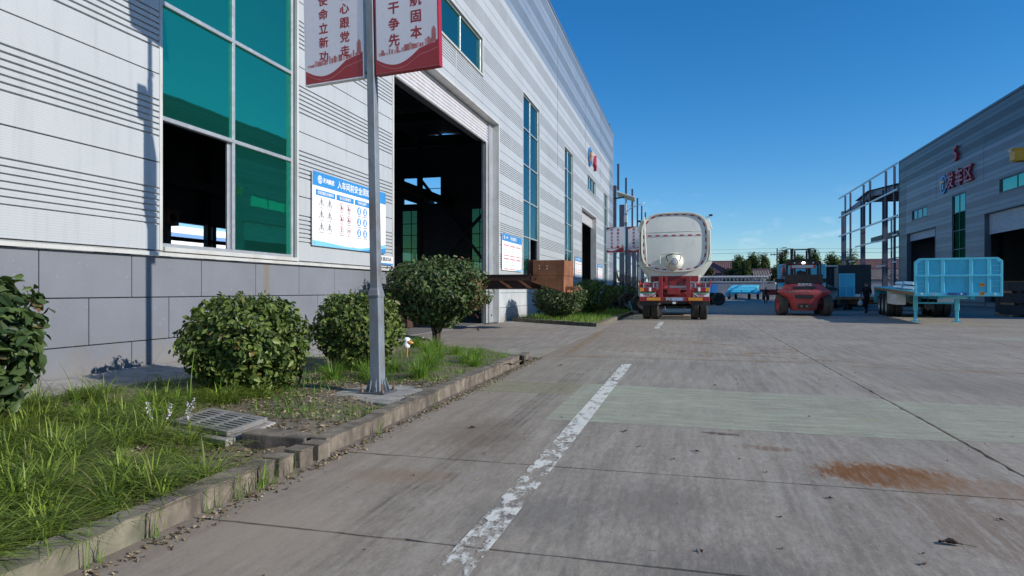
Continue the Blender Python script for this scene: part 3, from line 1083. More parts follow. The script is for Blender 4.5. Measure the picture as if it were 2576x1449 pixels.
# ================================================================== SIGNS ON THE WORKSHOP
def emblem(parent, x, z, r, y, ring, inner, accent, ext=0):
    """round company mark: ring with a T-shaped bridge inside"""
    n = 28
    m = disc(x, z, r, y, n, r * .78)
    o = m.build('emblem_ring', ring, parent, fix=False)
    if ext:
        o.modifiers.new('solid', 'SOLIDIFY').thickness = ext
    a = MB()
    a.box(x - r * .62, x + r * .55, y - .0005 - ext, y, z + r * .12, z + r * .40).box(x - r * .38, x - r * .12, y - .0005 - ext, y, z - r * .62, z + r * .12)
    a.build('emblem_bar', accent, parent)
    MB().box(x + r * .12, x + r * .36, y - .0005 - ext, y, z - r * .62, z + r * .02).box(x - r * .2, x + r * .2, y - .0005 - ext, y, z + r * .5, z + r * .7).build('emblem_stem', inner, parent)


sg = thing('safety_board', 'wide white and blue safety notice board with warning symbols beside the big door', 'notice board', (BX + .03, 10.5, 0), R(90))
W, ZB, ZT = 2.95, 1.97, 3.33
MB().box(0, W, -.02, .0, ZB, ZT).build('panel', M['white'], sg, bevel=.004)
MB().box(.002, W - .002, -.0225, -.0205, ZT - .26, ZT - .002).build('header', M['blue'], sg)
wave = [(.0, ZB), (W, ZB), (W, ZB + .2), (W * .93, ZB + .17), (W * .8, ZB + .11), (W * .62, ZB + .05), (W * .4, ZB + .045), (W * .18, ZB + .08), (0, ZB + .1)]
MB().prism([(x * .999 + .001, z + .002) for x, z in wave], -.0222, -.0203).build('footer_wave', M['bluelight'], sg)
MB().prism([(W * .6, ZB + .003), (W - .003, ZB + .003), (W - .003, ZB + .12), (W * .85, ZB + .07)], -.0238, -.0224).build('footer_corner', M['blue'], sg)
text('入车间前安全须知', .165, 'title', M['white'], sg, (1.52, -.0245, ZT - .14), .003)
emblem(sg, .24, ZT - .135, .075, -.0238, M['white'], M['white'], M['white'])
text('天鸿集团', .10, 'company_name', M['white'], sg, (.54, -.0245, ZT - .14), .003)
cols = [(.10, .78, '危险因素及注意事项'), (.83, 1.50, '禁止及限制事项'), (1.55, 2.16, '劳保用品要求'), (2.22, 2.84, '')]
for ci, (a, b, t) in enumerate(cols):
    f = MB()
    zt, zb_ = ZT - .33, ZB + .17
    for q in ((a, a + .006, zb_, zt), (b - .006, b, zb_, zt), (a + .006, b - .006, zb_, zb_ + .006), (a + .006, b - .006, zt - .006, zt)):
        f.box(q[0], q[1], -.0216, -.0202, q[2], q[3])
    f.build('frame_line', M['inkgrey'], sg)
    if t:
        MB().box(a, b, -.0232, -.0218, zt - .10, zt + .004).build('column_head', M['blue'], sg)
        text(t, .062, 'column_title', M['white'], sg, ((a + b) / 2, -.0242, zt - .05), .001)
    if ci == 3:
        text('注意事项', .06, 'column_text', M['inkgrey'], sg, ((a + b) / 2, -.0236, zt - .2))
        continue
    caps = [['注意安全', '当心车辆', '当心触电', '当心落物', '注意机械伤人', '当心夹脚'], ['禁止吸烟', '禁止攀登', '禁止拍照', '禁止穿高跟鞋', '车辆限速通行', '限高3.5米'], ['必须戴安全帽', '必须戴防护眼镜', '必须戴口罩', '必须戴护耳器', '必须穿工作服', '必须穿工作鞋']][ci]
    for k in range(6):
        cx = a + (b - a) * (.29 if k % 2 == 0 else .71)
        cz = zt - .215 - (k // 2) * .225
        s = .085
        if ci == 0:
            t0 = [(cx, cz + s), (cx - s, cz - s * .75), (cx + s, cz - s * .75)]
            t1 = [(cx + (p - cx) * .80, cz - .008 + (q - cz) * .80) for p, q in t0]
            MB().add([(p, -.0226, q) for p, q in t0 + t1], [(0, 1, 4, 3), (1, 2, 5, 4), (2, 0, 3, 5)]).build('warning_sign', M['ink'], sg, fix=False)
            MB().box(cx - .012, cx + .012, -.0228, -.0212, cz - .03, cz + .035).box(cx - .03, cx + .03, -.0227, -.0212, cz - .042, cz - .03).build('symbol', M['ink'], sg)
        elif ci == 1:
            disc(cx, cz, s * .95, -.0226, 24, s * .78).build('prohibition_sign', M['inkred'], sg, fix=False)
            if k == 4:
                text('5', .12, 'symbol', M['ink'], sg, (cx, -.0236, cz), .003)
            elif k == 5:
                text('3.5', .075, 'symbol', M['ink'], sg, (cx, -.0236, cz), .002)
            else:
                MB().bar((cx - s * .55, -.0232, cz + s * .55), (cx + s * .55, -.0232, cz - s * .55), .012, .002, (0, 1, 0)).build('slash', M['inkred'], sg)
                MB().box(cx - .022, cx + .018, -.0229, -.0213, cz - .045, cz + .03).box(cx - .04, cx + .04, -.0228, -.0213, cz - .03, cz - .01).build('symbol', M['ink'], sg)
        else:
            disc(cx, cz, s * .95, -.0226, 24).build('mandatory_sign', M['blue'], sg, fix=False)
            disc(cx, cz + .03, s * .34, -.0236, 12).build('symbol', M['white'], sg, fix=False)
            MB().box(cx - .03, cx + .03, -.0236, -.0228, cz - .055, cz + .012).build('symbol', M['white'], sg)
        text(caps[k], .028, 'caption', M['ink'], sg, (cx, -.0236, cz - .108))
for x, z in ((.06, ZT - .05), (W - .06, ZT - .05), (.06, ZB + .05), (W - .06, ZB + .05), (W * .5, ZB + .05), (W * .36, ZT - .05)):
    MB().lathe([(.0, -.026), (.011, -.025), (.012, -.02)], 'y', (x, 0, z), 8).build('screw', M['bolt'], sg)
sm = thing('small_plaque', 'small white plaque with black lettering by the door edge, partly behind the lamp post', 'plaque', (BX + .03, 13.15, 0), R(90))
MB().box(-.25, .68, -.015, 0, 1.73, 1.92).build('panel', M['white'], sm)
MB().box(-.248, .678, -.0172, -.0155, 1.732, 1.768).build('blue_band', M['blue'], sm)
text('半挂车调试车间', .11, 'lettering', M['ink'], sm, (.22, -.0180, 1.845), .002)


def info_board(x, w, z0, z1, label, title):
    r = thing('information_board', label, 'notice board', (BX + .03, x, 0), R(90))
    MB().box(0, w, -.02, 0, z0, z1).build('panel', M['white'], r, bevel=.004)
    MB().box(.002, w - .002, -.0225, -.0205, z1 - .27, z1 - .002).build('header', M['blue'], r)
    text(title, .15, 'title', M['white'], r, (w * .55, -.0240, z1 - .14), .003)
    emblem(r, w * .1, z1 - .14, .07, -.0238, M['white'], M['white'], M['white'])
    text('天鸿集团', .085, 'company_name', M['white'], r, (w * .22, -.0240, z1 - .14), .002)
    MB().prism([(w * .55, z0 + .003), (w - .003, z0 + .003), (w - .003, z0 + .13), (w * .85, z0 + .05)], -.0222, -.0204).build('footer_wave', M['bluelight'], r)
    for i in range(3):
        for k in range(2):
            a, zt = w * (.07 + .31 * i), z1 - .40 - k * .5
            MB().box(a, a + w * .25, -.0220, -.0204, zt - .045, zt).build('card_head', M['inkred'], r)
            MB().box(a, a + w * .25, -.0220, -.0204, zt - .42, zt - .385).build('card_foot', M['inkred'], r)
            t = MB()
            for q in range(4):
                ln = w * .25 * rnd.uniform(.45, .8)
                t.box(a + w * .06, a + w * .06 + ln * .8, -.0214, -.0204, zt - .13 - q * .06, zt - .115 - q * .06)
            t.build('card_text', M['inkgrey'] if i % 2 else M['bluelight'], r)
    return r


info_board(22.95, 2.85, 1.9, 3.26, 'white information board with six small cards right of the big open door', '职业危害告知')
info_board(38.75, 2.4, 1.9, 3.2, 'narrow white board between the third tall window and the second roller door', '安全生产管理制度')
info_board(48.8, 2.6, 1.9, 3.15, 'farthest white board on the workshop wall, right of the second roller door', '安全操作规程')

# raised mark and number on the facades
mk = thing('facade_emblem', 'blue ring emblem with orange bar fixed to the workshop wall', 'emblem', (BX + .12, 44.75, 10.3), R(90))
emblem(mk, 0, 0, .64, 0, M['blue'], M['bluelight'], M['orange'], .10)
MB().box(-.1, .1, .02, .1, -.1, .1).build('bracket', M['steeldark'], mk)
n4 = thing('facade_number', 'large red figure 4 mounted beside the blue emblem', 'number', (BX + .10, 46.85, 10.2), R(90))
text('4', 1.5, 'figure', M['letterred'], n4, (0, 0, 0), .03, .09, 1, 1.0, step=.002)

# ================================================================== LAMP POSTS AND BANNERS
def lamp_post(name, label, x, y, lean, near, pmat):
    t = thing(name, label, 'lamp post', (x, y, .05 if near else 0), 0)
    t.rotation_euler = (0, -lean, R(-3))

    def sq(m, segs):
        """square section with chamfered corners: (half width, z)"""
        vs, fs = [], []
        for h, z in segs:
            c = h * .86
            vs += [(-c, -h, z), (c, -h, z), (h, -c, z), (h, c, z), (c, h, z), (-c, h, z), (-h, c, z), (-h, -c, z)]
        for i in range(len(segs) - 1):
            for k in range(8):
                fs.append((i * 8 + k, i * 8 + (k + 1) % 8, (i + 1) * 8 + (k + 1) % 8, (i + 1) * 8 + k))
        fs += [tuple(range(7, -1, -1)), tuple((len(segs) - 1) * 8 + k for k in range(8))]
        return m.add(vs, fs)
    b0 = .055
    sq(MB(), [(.060, b0), (.059, 1.03)]).build('lower_shaft', M[pmat], t)
    sq(MB(), [(.063, 1.03), (.067, 1.05), (.062, 1.075), (.058, 1.10), (.049, 1.13), (.049, 1.145)]).build('collar', M[pmat], t)
    sq(MB(), [(.0455, 1.146), (.043, 3.2), (.038, 5.3)]).build('upper_shaft', M[pmat], t)
    MB().tube([(0, 0, 5.28), (0, 0, 6.12)], .035, 12).build('top_tube', M['galv'] if not near else M[pmat], t, smooth=40)
    pl = MB().box(-.15, .15, -.15, .15, b0 - .018, b0).build('base_plate', M['pole2'], t, bevel=.003)
    m = MB()
    for sx_, sy_ in ((1, 0), (-1, 0), (0, 1), (0, -1)):
        for o_ in (-.03, .03):
            if sx_:
                m.add([(sx_ * .082, o_ - .004, b0), (sx_ * .125, o_ - .004, b0), (sx_ * .082, o_ - .004, b0 + .13), (sx_ * .082, o_ + .004, b0), (sx_ * .125, o_ + .004, b0), (sx_ * .082, o_ + .004, b0 + .13)], [(0, 1, 2), (5, 4, 3), (0, 3, 4, 1), (1, 4, 5, 2)])
            else:
                m.add([(o_ - .004, sy_ * .082, b0), (o_ - .004, sy_ * .125, b0), (o_ - .004, sy_ * .082, b0 + .13), (o_ + .004, sy_ * .082, b0), (o_ + .004, sy_ * .125, b0), (o_ + .004, sy_ * .082, b0 + .13)], [(0, 1, 2), (5, 4, 3), (0, 3, 4, 1), (1, 4, 5, 2)])
    m.build('gusset', M[pmat], t)
    for sx_ in (-1, 1):
        for sy_ in (-1, 1):
            MB().tube([(sx_ * .12, sy_ * .12, b0 - .05), (sx_ * .12, sy_ * .12, b0 + .085)], .011, 8).lathe([(.0, b0 + .022), (.022, b0 + .022), (.022, b0), (0, b0)], 'z', (sx_ * .12, sy_ * .12, 0), 6).build('anchor_bolt', M['bolt'], t)
    # lamp arm, head, battery box, tilted solar panel
    arm = MB().tube([(.03, 0, 5.35), (.2, -.03, 5.52), (.6, -.06, 5.68), (1.0, -.08, 5.80)], .022, 8).tube([(0, 0, 5.62), (.3, -.04, 5.70), (.55, -.06, 5.67)], .012, 6).build('lamp_arm', M['galv'], t, smooth=True)
    hd = MB().prism([(.95, -.16), (1.48, -.13), (1.52, -.08), (1.48, -.03), (.95, 0)], 5.80, 5.87, 'z')
    hd = hd.build('lamp_head', M['black'], t, bevel=.012)
    hd.rotation_euler = (0, R(-8), 0)
    hd.location = (-.78, 0, .17)
    sp = MB().box(-.5, .5, -.36, .36, -.018, .018).build('solar_panel', M['solarback'], t, bevel=.004)
    sp.location = (0, 0, 6.18)
    sp.rotation_euler = (R(-14), R(20), 0)
    MB().box(-.47, .47, -.33, .33, .0185, .021).build('solar_cells', M['solar'], sp)
    MB().box(-.09, .09, -.19, -.05, 5.05 - .26, 5.05 + .12).build('battery_box', M['galv'], t, bevel=.01)
    return t


def banner(label, post_xy, off, w, z0, z1, cols_, rz, fs, roll=0, group=None):
    t = thing('banner_sign', label, 'banner', (post_xy[0], post_xy[1], 0), rz, group)
    t.rotation_euler = (0, -roll, rz)
    x0, x1 = off, off + w
    H = z1 - z0
    MB().box(x0, x1, -.035, .035, z0, z1).build('light_box', M['bannerwhite'], t, bevel=.004)
    side = MB()
    side.box(x0 - .012, x0 - .0005, -.0352, .0352, z0 - .012, z1 + .012).box(x1 + .0005, x1 + .012, -.0352, .0352, z0 - .012, z1 + .012).box(x0, x1, -.0352, .0352, z0 - .012, z0 - .0005).box(x0, x1, -.0352, .0352, z1 + .0005, z1 + .012)
    side.build('edge_frame', M['bannerink'] if off > 0 else M['white'], t)
    for face, yy in ((-1, -.0352),):
        def X(f):
            return x0 + w * f
        m = MB()
        N = 24
        up = [(X(k / N), z0 + H * (.125 - .075 * math.sin(PI * min(1, k / N * 1.35 + .05)) + .075 * (k / N) ** 3)) for k in range(N + 1)]
        m.add([(x, yy, z) for x, z in up] + [(x, yy, z0 + .002) for x, z in up], [(k, k + 1, N + 2 + k, N + 1 + k) for k in range(N)])
        m.build('red_ribbon', M['bannerink'], t, fix=False)
        m = MB()
        m.add([(x, yy - .0002, z - H * .045 * (.4 + .9 * k / N)) for k, (x, z) in enumerate(up)] + [(x, yy - .0002, z - H * .045 * (.4 + .9 * k / N) - H * .006) for k, (x, z) in enumerate(up)], [(k, k + 1, N + 2 + k, N + 1 + k) for k in range(N)])
        m.build('ribbon_highlight', M['bannermid'], t, fix=False)
        r = random.Random(int(abs(off) * 100) + 5)
        sky_ = MB()
        pale = MB()
        for k in range(22):
            f = .04 + .92 * k / 22
            base = z0 + H * (.135 + .05 * f ** 2)
            h = H * r.uniform(.015, .06) * (1.6 if k in (9, 13) else 1)
            (sky_ if k % 3 else pale).box(X(f), X(min(.99, f + r.uniform(.02, .05))), yy - .0002 - .0001 * (k % 2), yy, base, base + h)
        sky_.add([(X(.90), yy - .0005, z0 + H * .185), (X(.975), yy - .0005, z0 + H * .19), (X(.97), yy - .0005, z0 + H * .28), (X(.94), yy - .0005, z0 + H * .31), (X(.905), yy - .0005, z0 + H * .28)], [(0, 1, 2, 3, 4)])
        tag(sky_.build('skyline_print', M['bannermid'], t, fix=False), kind='stuff')
        tag(pale.build('skyline_haze', M['bannerpale'], t, fix=False), kind='stuff')
        m = MB()
        m.add([(X(.01), yy - .0002, z1 - .004), (X(.5), yy - .0002, z1 - .004), (X(.38), yy - .0002, z1 - H * .035), (X(.2), yy - .0002, z1 - H * .045), (X(.01), yy - .0002, z1 - H * .10)], [(0, 4, 3, 2, 1)])
        m.build('corner_ribbon', M['bannerink'], t, fix=False)
        for f, s, zc in cols_:
            for k, ch in enumerate(s):
                text(ch, fs, 'character', M['bannerink'], t, (X(f), yy - .0004, zc + ((len(s) - 1) / 2 - k) * fs * 1.24), fs * .030, step=.00005)
    br = MB()
    s = 1 if off > 0 else -1
    MB().box(min(0, s * .12), max(0, s * .12), .0, .02, z1 - .06, z1 - .03).build('bracket', M['pole2'], t)
    br.box(min(0, s * (abs(off if off > 0 else off + w) + .02)), max(0, s * (abs(off if off > 0 else off + w) + .02)), .0, .02, z0 + .03, z0 + .06)
    br.build('bracket', M['pole2'], t)
    return t


PX, PY_ = -3.14, 6.25
lamp_post('lamp_post', 'leaning grey square lamp post in the near planting bed, carrying two big banners', PX, PY_, R(1.15), True, 'pole')
m = MB()
m.prism([(-3.62, 5.95), (-2.66, 5.62), (-2.62, 6.3), (-2.75, 6.75), (-3.5, 6.85)], -.02, .087, 'z')
tag(m.build('lamp_footing', M['pave'], bevel=.02, seg=2), 'cracked concrete footing slab under the near lamp post', 'footing')
bxy = (PX, PY_)
banner('white banner with red columns of writing on the left arm of the near lamp post', bxy, -.80, .72, 3.40, 4.70, [(.70, '不忘初心跟党走', 4.14), (.33, '牢记使命立新功', 4.12)], R(-5), .122, roll=R(1.3))
banner('white banner with red bottom ribbon on the right arm of the near lamp post', bxy, .085, .71, 3.40, 4.70, [(.66, '党建领航固本', 4.17), (.30, '实干争先', 3.96)], R(-5), .135, roll=R(1.3))
lamp_post('lamp_post', 'distant slim dark lamp post with solar panel beside the tanker', -3.27, 35.5, 0, False, 'pole2')
bx2 = (-3.27, 35.45)
banner('distant banner left of the solar lamp post, two columns of red writing', bx2, -1.05, .93, 3.2, 4.55, [(.68, '凝聚红色力量', 3.94), (.32, '共筑企业宏图', 3.94)], R(-4), .145)
banner('distant banner between the solar lamp post and the tanker', bx2, .12, .93, 3.2, 4.55, [(.68, '坚守初心使命', 3.94), (.32, '勇担发展重任', 3.94)], R(-4), .145)

# ================================================================== RUSTY FRAME STICKING OUT OF THE DOOR
rf = thing('steel_gooseneck', 'rusty brown trailer gooseneck frame sticking out of the big door', 'steel frame', (0, 18.5, 0), R(0))
m = MB()
m.box(-4.30, -3.36, 0, 1.15, 1.575, 2.03)
o = m.build('head_box', M['rust'], rf, bevel=.008)
m = MB()
m.add([(-4.35, -.015, 1.57), (-3.37, -.015, 1.57), (-3.37, -.015, 1.10), (-4.35, -.015, 1.40), (-4.35, 1.16, 1.57), (-3.37, 1.16, 1.57), (-3.37, 1.16, 1.10), (-4.35, 1.16, 1.40)], [(0, 1, 2, 3), (7, 6, 5, 4), (0, 4, 5, 1), (1, 5, 6, 2), (3, 2, 6, 7), (0, 3, 7, 4)])
m.build('wedge_plate', M['rust'], rf, bevel=.006)
MB().box(-4.5, -4.302, .10, 1.1, 1.58, 2.05).build('shade_plate', M['rustdark'], rf)  # added plate, its dark colour paints in the shadowed side of the head box
m = MB()
for yy in (0, 1.05):
    m.box(-13, -4.36, yy - .01, yy + .13, 1.44, 1.60).box(-13, -4.36, yy - .03, yy + .15, 1.601, 1.625).box(-13, -4.36, yy + .045, yy + .065, 1.22, 1.438).box(-13, -4.2, yy - .03, yy + .15, 1.19, 1.215)
m.build('side_beam', M['rustdark'], rf)
for x in (-5.35, -4.75, -6.3, -7.4):
    MB().add([(x, -.012, 1.44), (x + .1, -.012, 1.44), (x + .42, -.012, 1.22), (x + .30, -.012, 1.22), (x, .03, 1.44), (x + .1, .03, 1.44), (x + .42, .03, 1.22), (x + .30, .03, 1.22)], [(0, 1, 2, 3), (7, 6, 5, 4), (0, 4, 5, 1), (1, 5, 6, 2), (2, 6, 7, 3), (3, 7, 4, 0)]).build('bracket', M['rust'], rf)
for yy in (.16, .72):
    m = MB()
    pr = [(-3.36, 1.16), (-3.36, 1.25), (-3.26, 1.27), (-3.14, 1.26), (-3.04, 1.22), (-3.0, 1.17), (-3.02, 1.15), (-3.10, 1.19), (-3.22, 1.205), (-3.30, 1.16)]
    m.prism(pr, yy, yy + .09)
    m.build('tow_hook', M['rust'], rf, bevel=.004)
MB().box(-3.355, -3.14, .3, .68, 1.09, 1.10).box(-3.355, -3.345, .3, .68, 1.101, 1.3).build('hook_plate', M['rust'], rf)
disc(-4.22, 1.48, .035, -.0165, 14).build('hole', M['black'], rf, fix=False)
for x, z in ((-4.10, 1.87), (-4.10, 1.79), (-3.87, 1.86), (-3.87, 1.78)):
    disc(x, z, .016, -.002, 10).build('bolt_hole', M['white'], rf, fix=False)
for x in (-8.5, -11.5):
    MB().box(x - .2, x + .2, -.1, 1.3, 0, 1.188).build('trestle', M['rustdark'], rf)
rf.rotation_euler = (0, 0, R(-3))
rf.location = (-.1, 18.35, 0)

# ================================================================== VEGETATION
NR = np.random.default_rng(11)


def leaf_cloud(pos, nrm, size, rng, aspect=.5, fold=.25, droop=.0, six=True):
    """many folded leaves: pos (n,3), nrm (n,3) facing direction, size (n,)"""
    n = len(pos)
    nrm = nrm / np.linalg.norm(nrm, axis=1, keepdims=True)
    r = rng.normal(size=(n, 3))
    r[:, 2] += droop
    ax = r - nrm * (r * nrm).sum(1, keepdims=True)
    ax /= np.linalg.norm(ax, axis=1, keepdims=True)
    sd = np.cross(nrm, ax)
    s = size[:, None]
    w = s * aspect * rng.uniform(.8, 1.15, (n, 1))
    b = pos - ax * s * .5
    t = pos + ax * s * .5 - nrm * s * .12
    up = nrm * s * fold * .35
    if six:
        P = [b, b + ax * s * .32 + sd * w * .5 + up, b + ax * s * .68 + sd * w * .42 + up * .8, t, b + ax * s * .68 - sd * w * .42 + up * .8, b + ax * s * .32 - sd * w * .5 + up]
        v = np.stack(P, 1).reshape(-1, 3)
        k = np.arange(n)[:, None] * 6
        f = np.concatenate([k + np.array([0, 1, 2, 3]), k + np.array([0, 3, 4, 5])], 1).reshape(-1, 4)
    else:
        P = [b, pos + sd * w * .5 + up, t, pos - sd * w * .5 + up]
        v = np.stack(P, 1).reshape(-1, 3)
        k = np.arange(n)[:, None] * 4
        f = (k + np.array([0, 1, 2, 3])).reshape(-1, 4)
    return v, f


def np_mesh(name, v, f, mat, parent=None, smooth=False):
    me = bpy.data.meshes.new(name)
    me.vertices.add(len(v))
    me.vertices.foreach_set('co', np.ascontiguousarray(v, dtype=np.float32).ravel())
    q = f.shape[1]
    me.loops.add(f.size)
    me.loops.foreach_set('vertex_index', f.ravel().astype(np.int32))
    me.polygons.add(len(f))
    me.polygons.foreach_set('loop_start', np.arange(0, f.size, q, dtype=np.int32))
    me.polygons.foreach_set('loop_total', np.full(len(f), q, dtype=np.int32))
    me.update(calc_edges=True)
    me.validate()
    return link(me, name, mat, parent, smooth=smooth)


def unit_leaf(mat):
    m = MB()
    w, u = .52, .0875
    m.add([(-.5, 0, 0), (-.18, w / 2, u), (.18, w * .42, u * .8), (.5, 0, -.12), (.18, -w * .42, u * .8), (-.18, -w / 2, u)], [(0, 3, 2, 1), (0, 5, 4, 3)])
    me = m.mesh('leaf', False)
    me.materials.append(M[mat + '_single'])
    return me


LEAF = {k_: unit_leaf(k_) for k_ in ('leaf', 'leafdark')}


def shrub(label, x, y, rx, rz0, rz1, n, leaf, mat, seed, stems=7, square=2.6, dead=0, base=.1, group=None, skirt=.75, loose=0.0, singles=0):
    t = thing('round_shrub', label, 'shrub', (x, y, base), 0, group)
    rng = np.random.default_rng(seed)
    cz, hz = (rz0 + rz1) / 2, (rz1 - rz0) / 2
    d = rng.normal(size=(n, 3))
    d /= np.linalg.norm(d, axis=1, keepdims=True)
    # superellipsoid radius so the clipped shrub keeps flattened sides
    p = square
    rad = (np.abs(d[:, 0]) ** p + np.abs(d[:, 1]) ** p + np.abs(d[:, 2]) ** p) ** (-1 / p)
    lump = 1 + .07 * np.sin(d[:, 0] * 5 + seed) * np.sin(d[:, 1] * 6 + 1) + .06 * np.sin(d[:, 2] * 7 + d[:, 0] * 4 + seed) + .05 * np.sin(d[:, 1] * 13 + d[:, 2] * 9)
    depth = 1 - np.abs(rng.normal(0, .24 + loose, n))
    depth = np.clip(depth, .25, 1) + rng.uniform(-.03, .05 + loose * .6, n)
    k = rad * lump * depth
    pos = d * k[:, None] * np.array([rx, rx, hz]) + np.array([0, 0, cz])
    shr = np.where(pos[:, 2] < cz, 1 - (1 - skirt) * ((cz - pos[:, 2]) / hz).clip(0, 1) ** 1.5, 1)
    pos[:, 0] *= shr
    pos[:, 1] *= shr
    nr = d * np.array([1, 1, 1]) + rng.normal(0, .75, (n, 3)) + np.array([.15, -.05, .35])
    sz = leaf * rng.uniform(.5, 1.4, n)
    single = np.zeros(n, bool)
    if singles:
        tc_ = np.array([-x, -y, .6])
        tc_ /= np.linalg.norm(tc_)
        score = (d @ tc_) + k * .55 + rng.normal(0, .12, n)
        idx = np.argsort(-score)[:singles]
        single[idx] = True
        for i in idx:
            nn = Vector(nr[i]).normalized()
            ax_ = Vector(rng.normal(size=3))
            ax_ = (ax_ - nn * ax_.dot(nn)).normalized()
            sd_ = nn.cross(ax_)
            o = bpy.data.objects.new('leaf', LEAF[mat])
            COL.objects.link(o)
            o.parent = t
            q = float(sz[i])
            o.matrix_local = Matrix(((ax_.x * q, sd_.x * q, nn.x * q, pos[i][0]), (ax_.y * q, sd_.y * q, nn.y * q, pos[i][1]), (ax_.z * q, sd_.z * q, nn.z * q, pos[i][2]), (0, 0, 0, 1)))
    v, f = leaf_cloud(pos[~single], nr[~single], sz[~single], rng, .52)
    tag(np_mesh('foliage', v, f, M[mat], t), kind='stuff')
    # top shoots
    ns = max(6, n // 260)
    a = rng.uniform(0, 2 * PI, ns)
    rr = rng.uniform(.1, .85, ns) * rx
    shp, shn, shs = [], [], []
    for i in range(ns):
        zt = cz + hz * (1 - min(.98, (rr[i] / rx)) ** p) ** (1 / p) * 1.0
        hgt = rng.uniform(.04, .12) * (1 + loose * 4)
        for q in range(6):
            f_ = q / 5
            ang = rng.uniform(0, 2 * PI)
            shp.append((rr[i] * math.cos(a[i]) + .03 * math.cos(ang), rr[i] * math.sin(a[i]) + .03 * math.sin(ang), zt - .04 + hgt * f_))
            shn.append((math.cos(ang), math.sin(ang), .6))
            shs.append(leaf * .7)
    v, f = leaf_cloud(np.array(shp), np.array(shn), np.array(shs), rng, .42)
    tag(np_mesh('young_shoots', v, f, M[mat], t), kind='stuff')
    if dead:
        dd = rng.normal(0, .16, (dead, 3)) * np.array([.6, .6, 1.2]) + np.array([rx * .93, -rx * .28, cz - hz * .1])
        v, f = leaf_cloud(dd, rng.normal(size=(dead, 3)), leaf * rng.uniform(.5, 1.0, dead), rng, .45)
        tag(np_mesh('dead_leaves', v, f, M['leafdead'], t), kind='stuff')
    r = random.Random(seed)
    for i in range(stems):
        a_ = 2 * PI * i / stems + r.uniform(-.3, .3)
        q = rx * r.uniform(.35, .75)
        p1 = (q * .35 * math.cos(a_), q * .35 * math.sin(a_), rz0 + hz * .45)
        p2 = (q * math.cos(a_), q * math.sin(a_), cz + hz * r.uniform(-.1, .4))
        m = MB().tube([(.04 * math.cos(a_), .04 * math.sin(a_), -.12), (q * .12 * math.cos(a_), q * .12 * math.sin(a_), rz0 * .5 + .05), p1, p2], [.028, .024, .017, .007], 6)
        for j in range(3):
            b_ = a_ + r.uniform(-.9, .9)
            m.tube([p1, (p1[0] + .3 * rx * math.cos(b_), p1[1] + .3 * rx * math.sin(b_), p1[2] + r.uniform(-.05, .3))], [.011, .004], 5)
        m.build('stem', M['bark'], t, smooth=True)
    return t


shrub('large-leaved dark shrub cut off by the left edge of the picture', -5.45, 3.60, .66, .02, 1.26, 3600, .115, 'leafdark', 3, base=.08, square=2.3, skirt=.7, singles=300)
shrub('clipped round shrub nearest the drain grate, left of the lamp post', -4.60, 6.08, .60, -.04, 1.0, 7000, .076, 'leaf', 4, base=.08, square=2.8, skirt=.86, singles=300)
shrub('smaller clipped shrub directly behind the near lamp post', -4.36, 8.1, .59, .02, 1.05, 5600, .075, 'leaf', 5, base=.06, square=2.5, skirt=.78, singles=300)
shrub('tallest round shrub, with bare stems and brown dead leaves, in front of the big door', -5.18, 13.0, 1.09, .36, 1.76, 9000, .10, 'leafdark', 6, stems=11, dead=170, base=.04, square=2.3, skirt=.62, loose=.04, singles=300)
shrub('round shrub under the rusty gooseneck in the far bed', -4.72, 24.3, .98, .12, 1.42, 5200, .10, 'leafdark', 8, base=.06, square=2.5, skirt=.7)
shrub('farther round shrub below the second roller door', -4.30, 29.8, 1.0, .10, 1.55, 3000, .13, 'leaf', 9, base=.06, square=2.6)
shrub('small shrub behind the distant lamp post', -3.9, 39.5, 1.1, .10, 1.45, 2200, .15, 'leaf', 10, base=.03, square=2.4)


def blades(name, pts, hgt, lean, width, mat, seed, label, seg=4):
    """arching grass blades: pts (n,3) roots, hgt (n,), lean (n,2) outward reach"""
    rng = np.random.default_rng(seed)
    n = len(pts)
    ln = np.linalg.norm(lean, axis=1, keepdims=True) + 1e-6
    side = np.stack([-lean[:, 1], lean[:, 0]], 1) / ln
    rows = []
    for k in range(seg + 1):
        t = k / seg
        bend = t ** 1.8
        z = hgt * (t - .42 * (ln[:, 0] / (hgt + 1e-6)).clip(0, 1.4) * t ** 2.6)
        c = np.stack([pts[:, 0] + lean[:, 0] * bend, pts[:, 1] + lean[:, 1] * bend, pts[:, 2] + z], 1)
        w = width * (1 - t) ** .7 * .5 + .0004
        s3 = np.concatenate([side * w[:, None], np.zeros((n, 1))], 1)
        rows += [c - s3, c + s3]
    v = np.stack(rows, 1).reshape(-1, 3)
    q = 2 * (seg + 1)
    base = np.arange(n)[:, None] * q
    f = np.concatenate([base + np.array([2 * k, 2 * k + 1, 2 * k + 3, 2 * k + 2]) for k in range(seg)], 1).reshape(-1, 4)
    o = np_mesh(name, v, f, M[mat])
    return tag(o, label, 'grass', kind='stuff')


def grass_pts(rng, n, x0, x1, y0, y1, keep):
    x = rng.uniform(x0, x1, n)
    y = rng.uniform(y0, y1, n)
    k = np.array([keep(a, b) for a, b in zip(x, y)])
    x, y = x[k], y[k]
    z = np.array([soil_z(a, b) for a, b in zip(x, y)]) - .01
    return np.stack([x, y, z], 1)


def not_pit(x, y):
    if 3.35 < y < 4.7 and x > -3.35:
        return False
    if 4.12 < y < 4.58 and -4.02 < x < -3.2:
        return False
    if 5.6 < y < 6.9 and -3.65 < x:
        return False
    return True


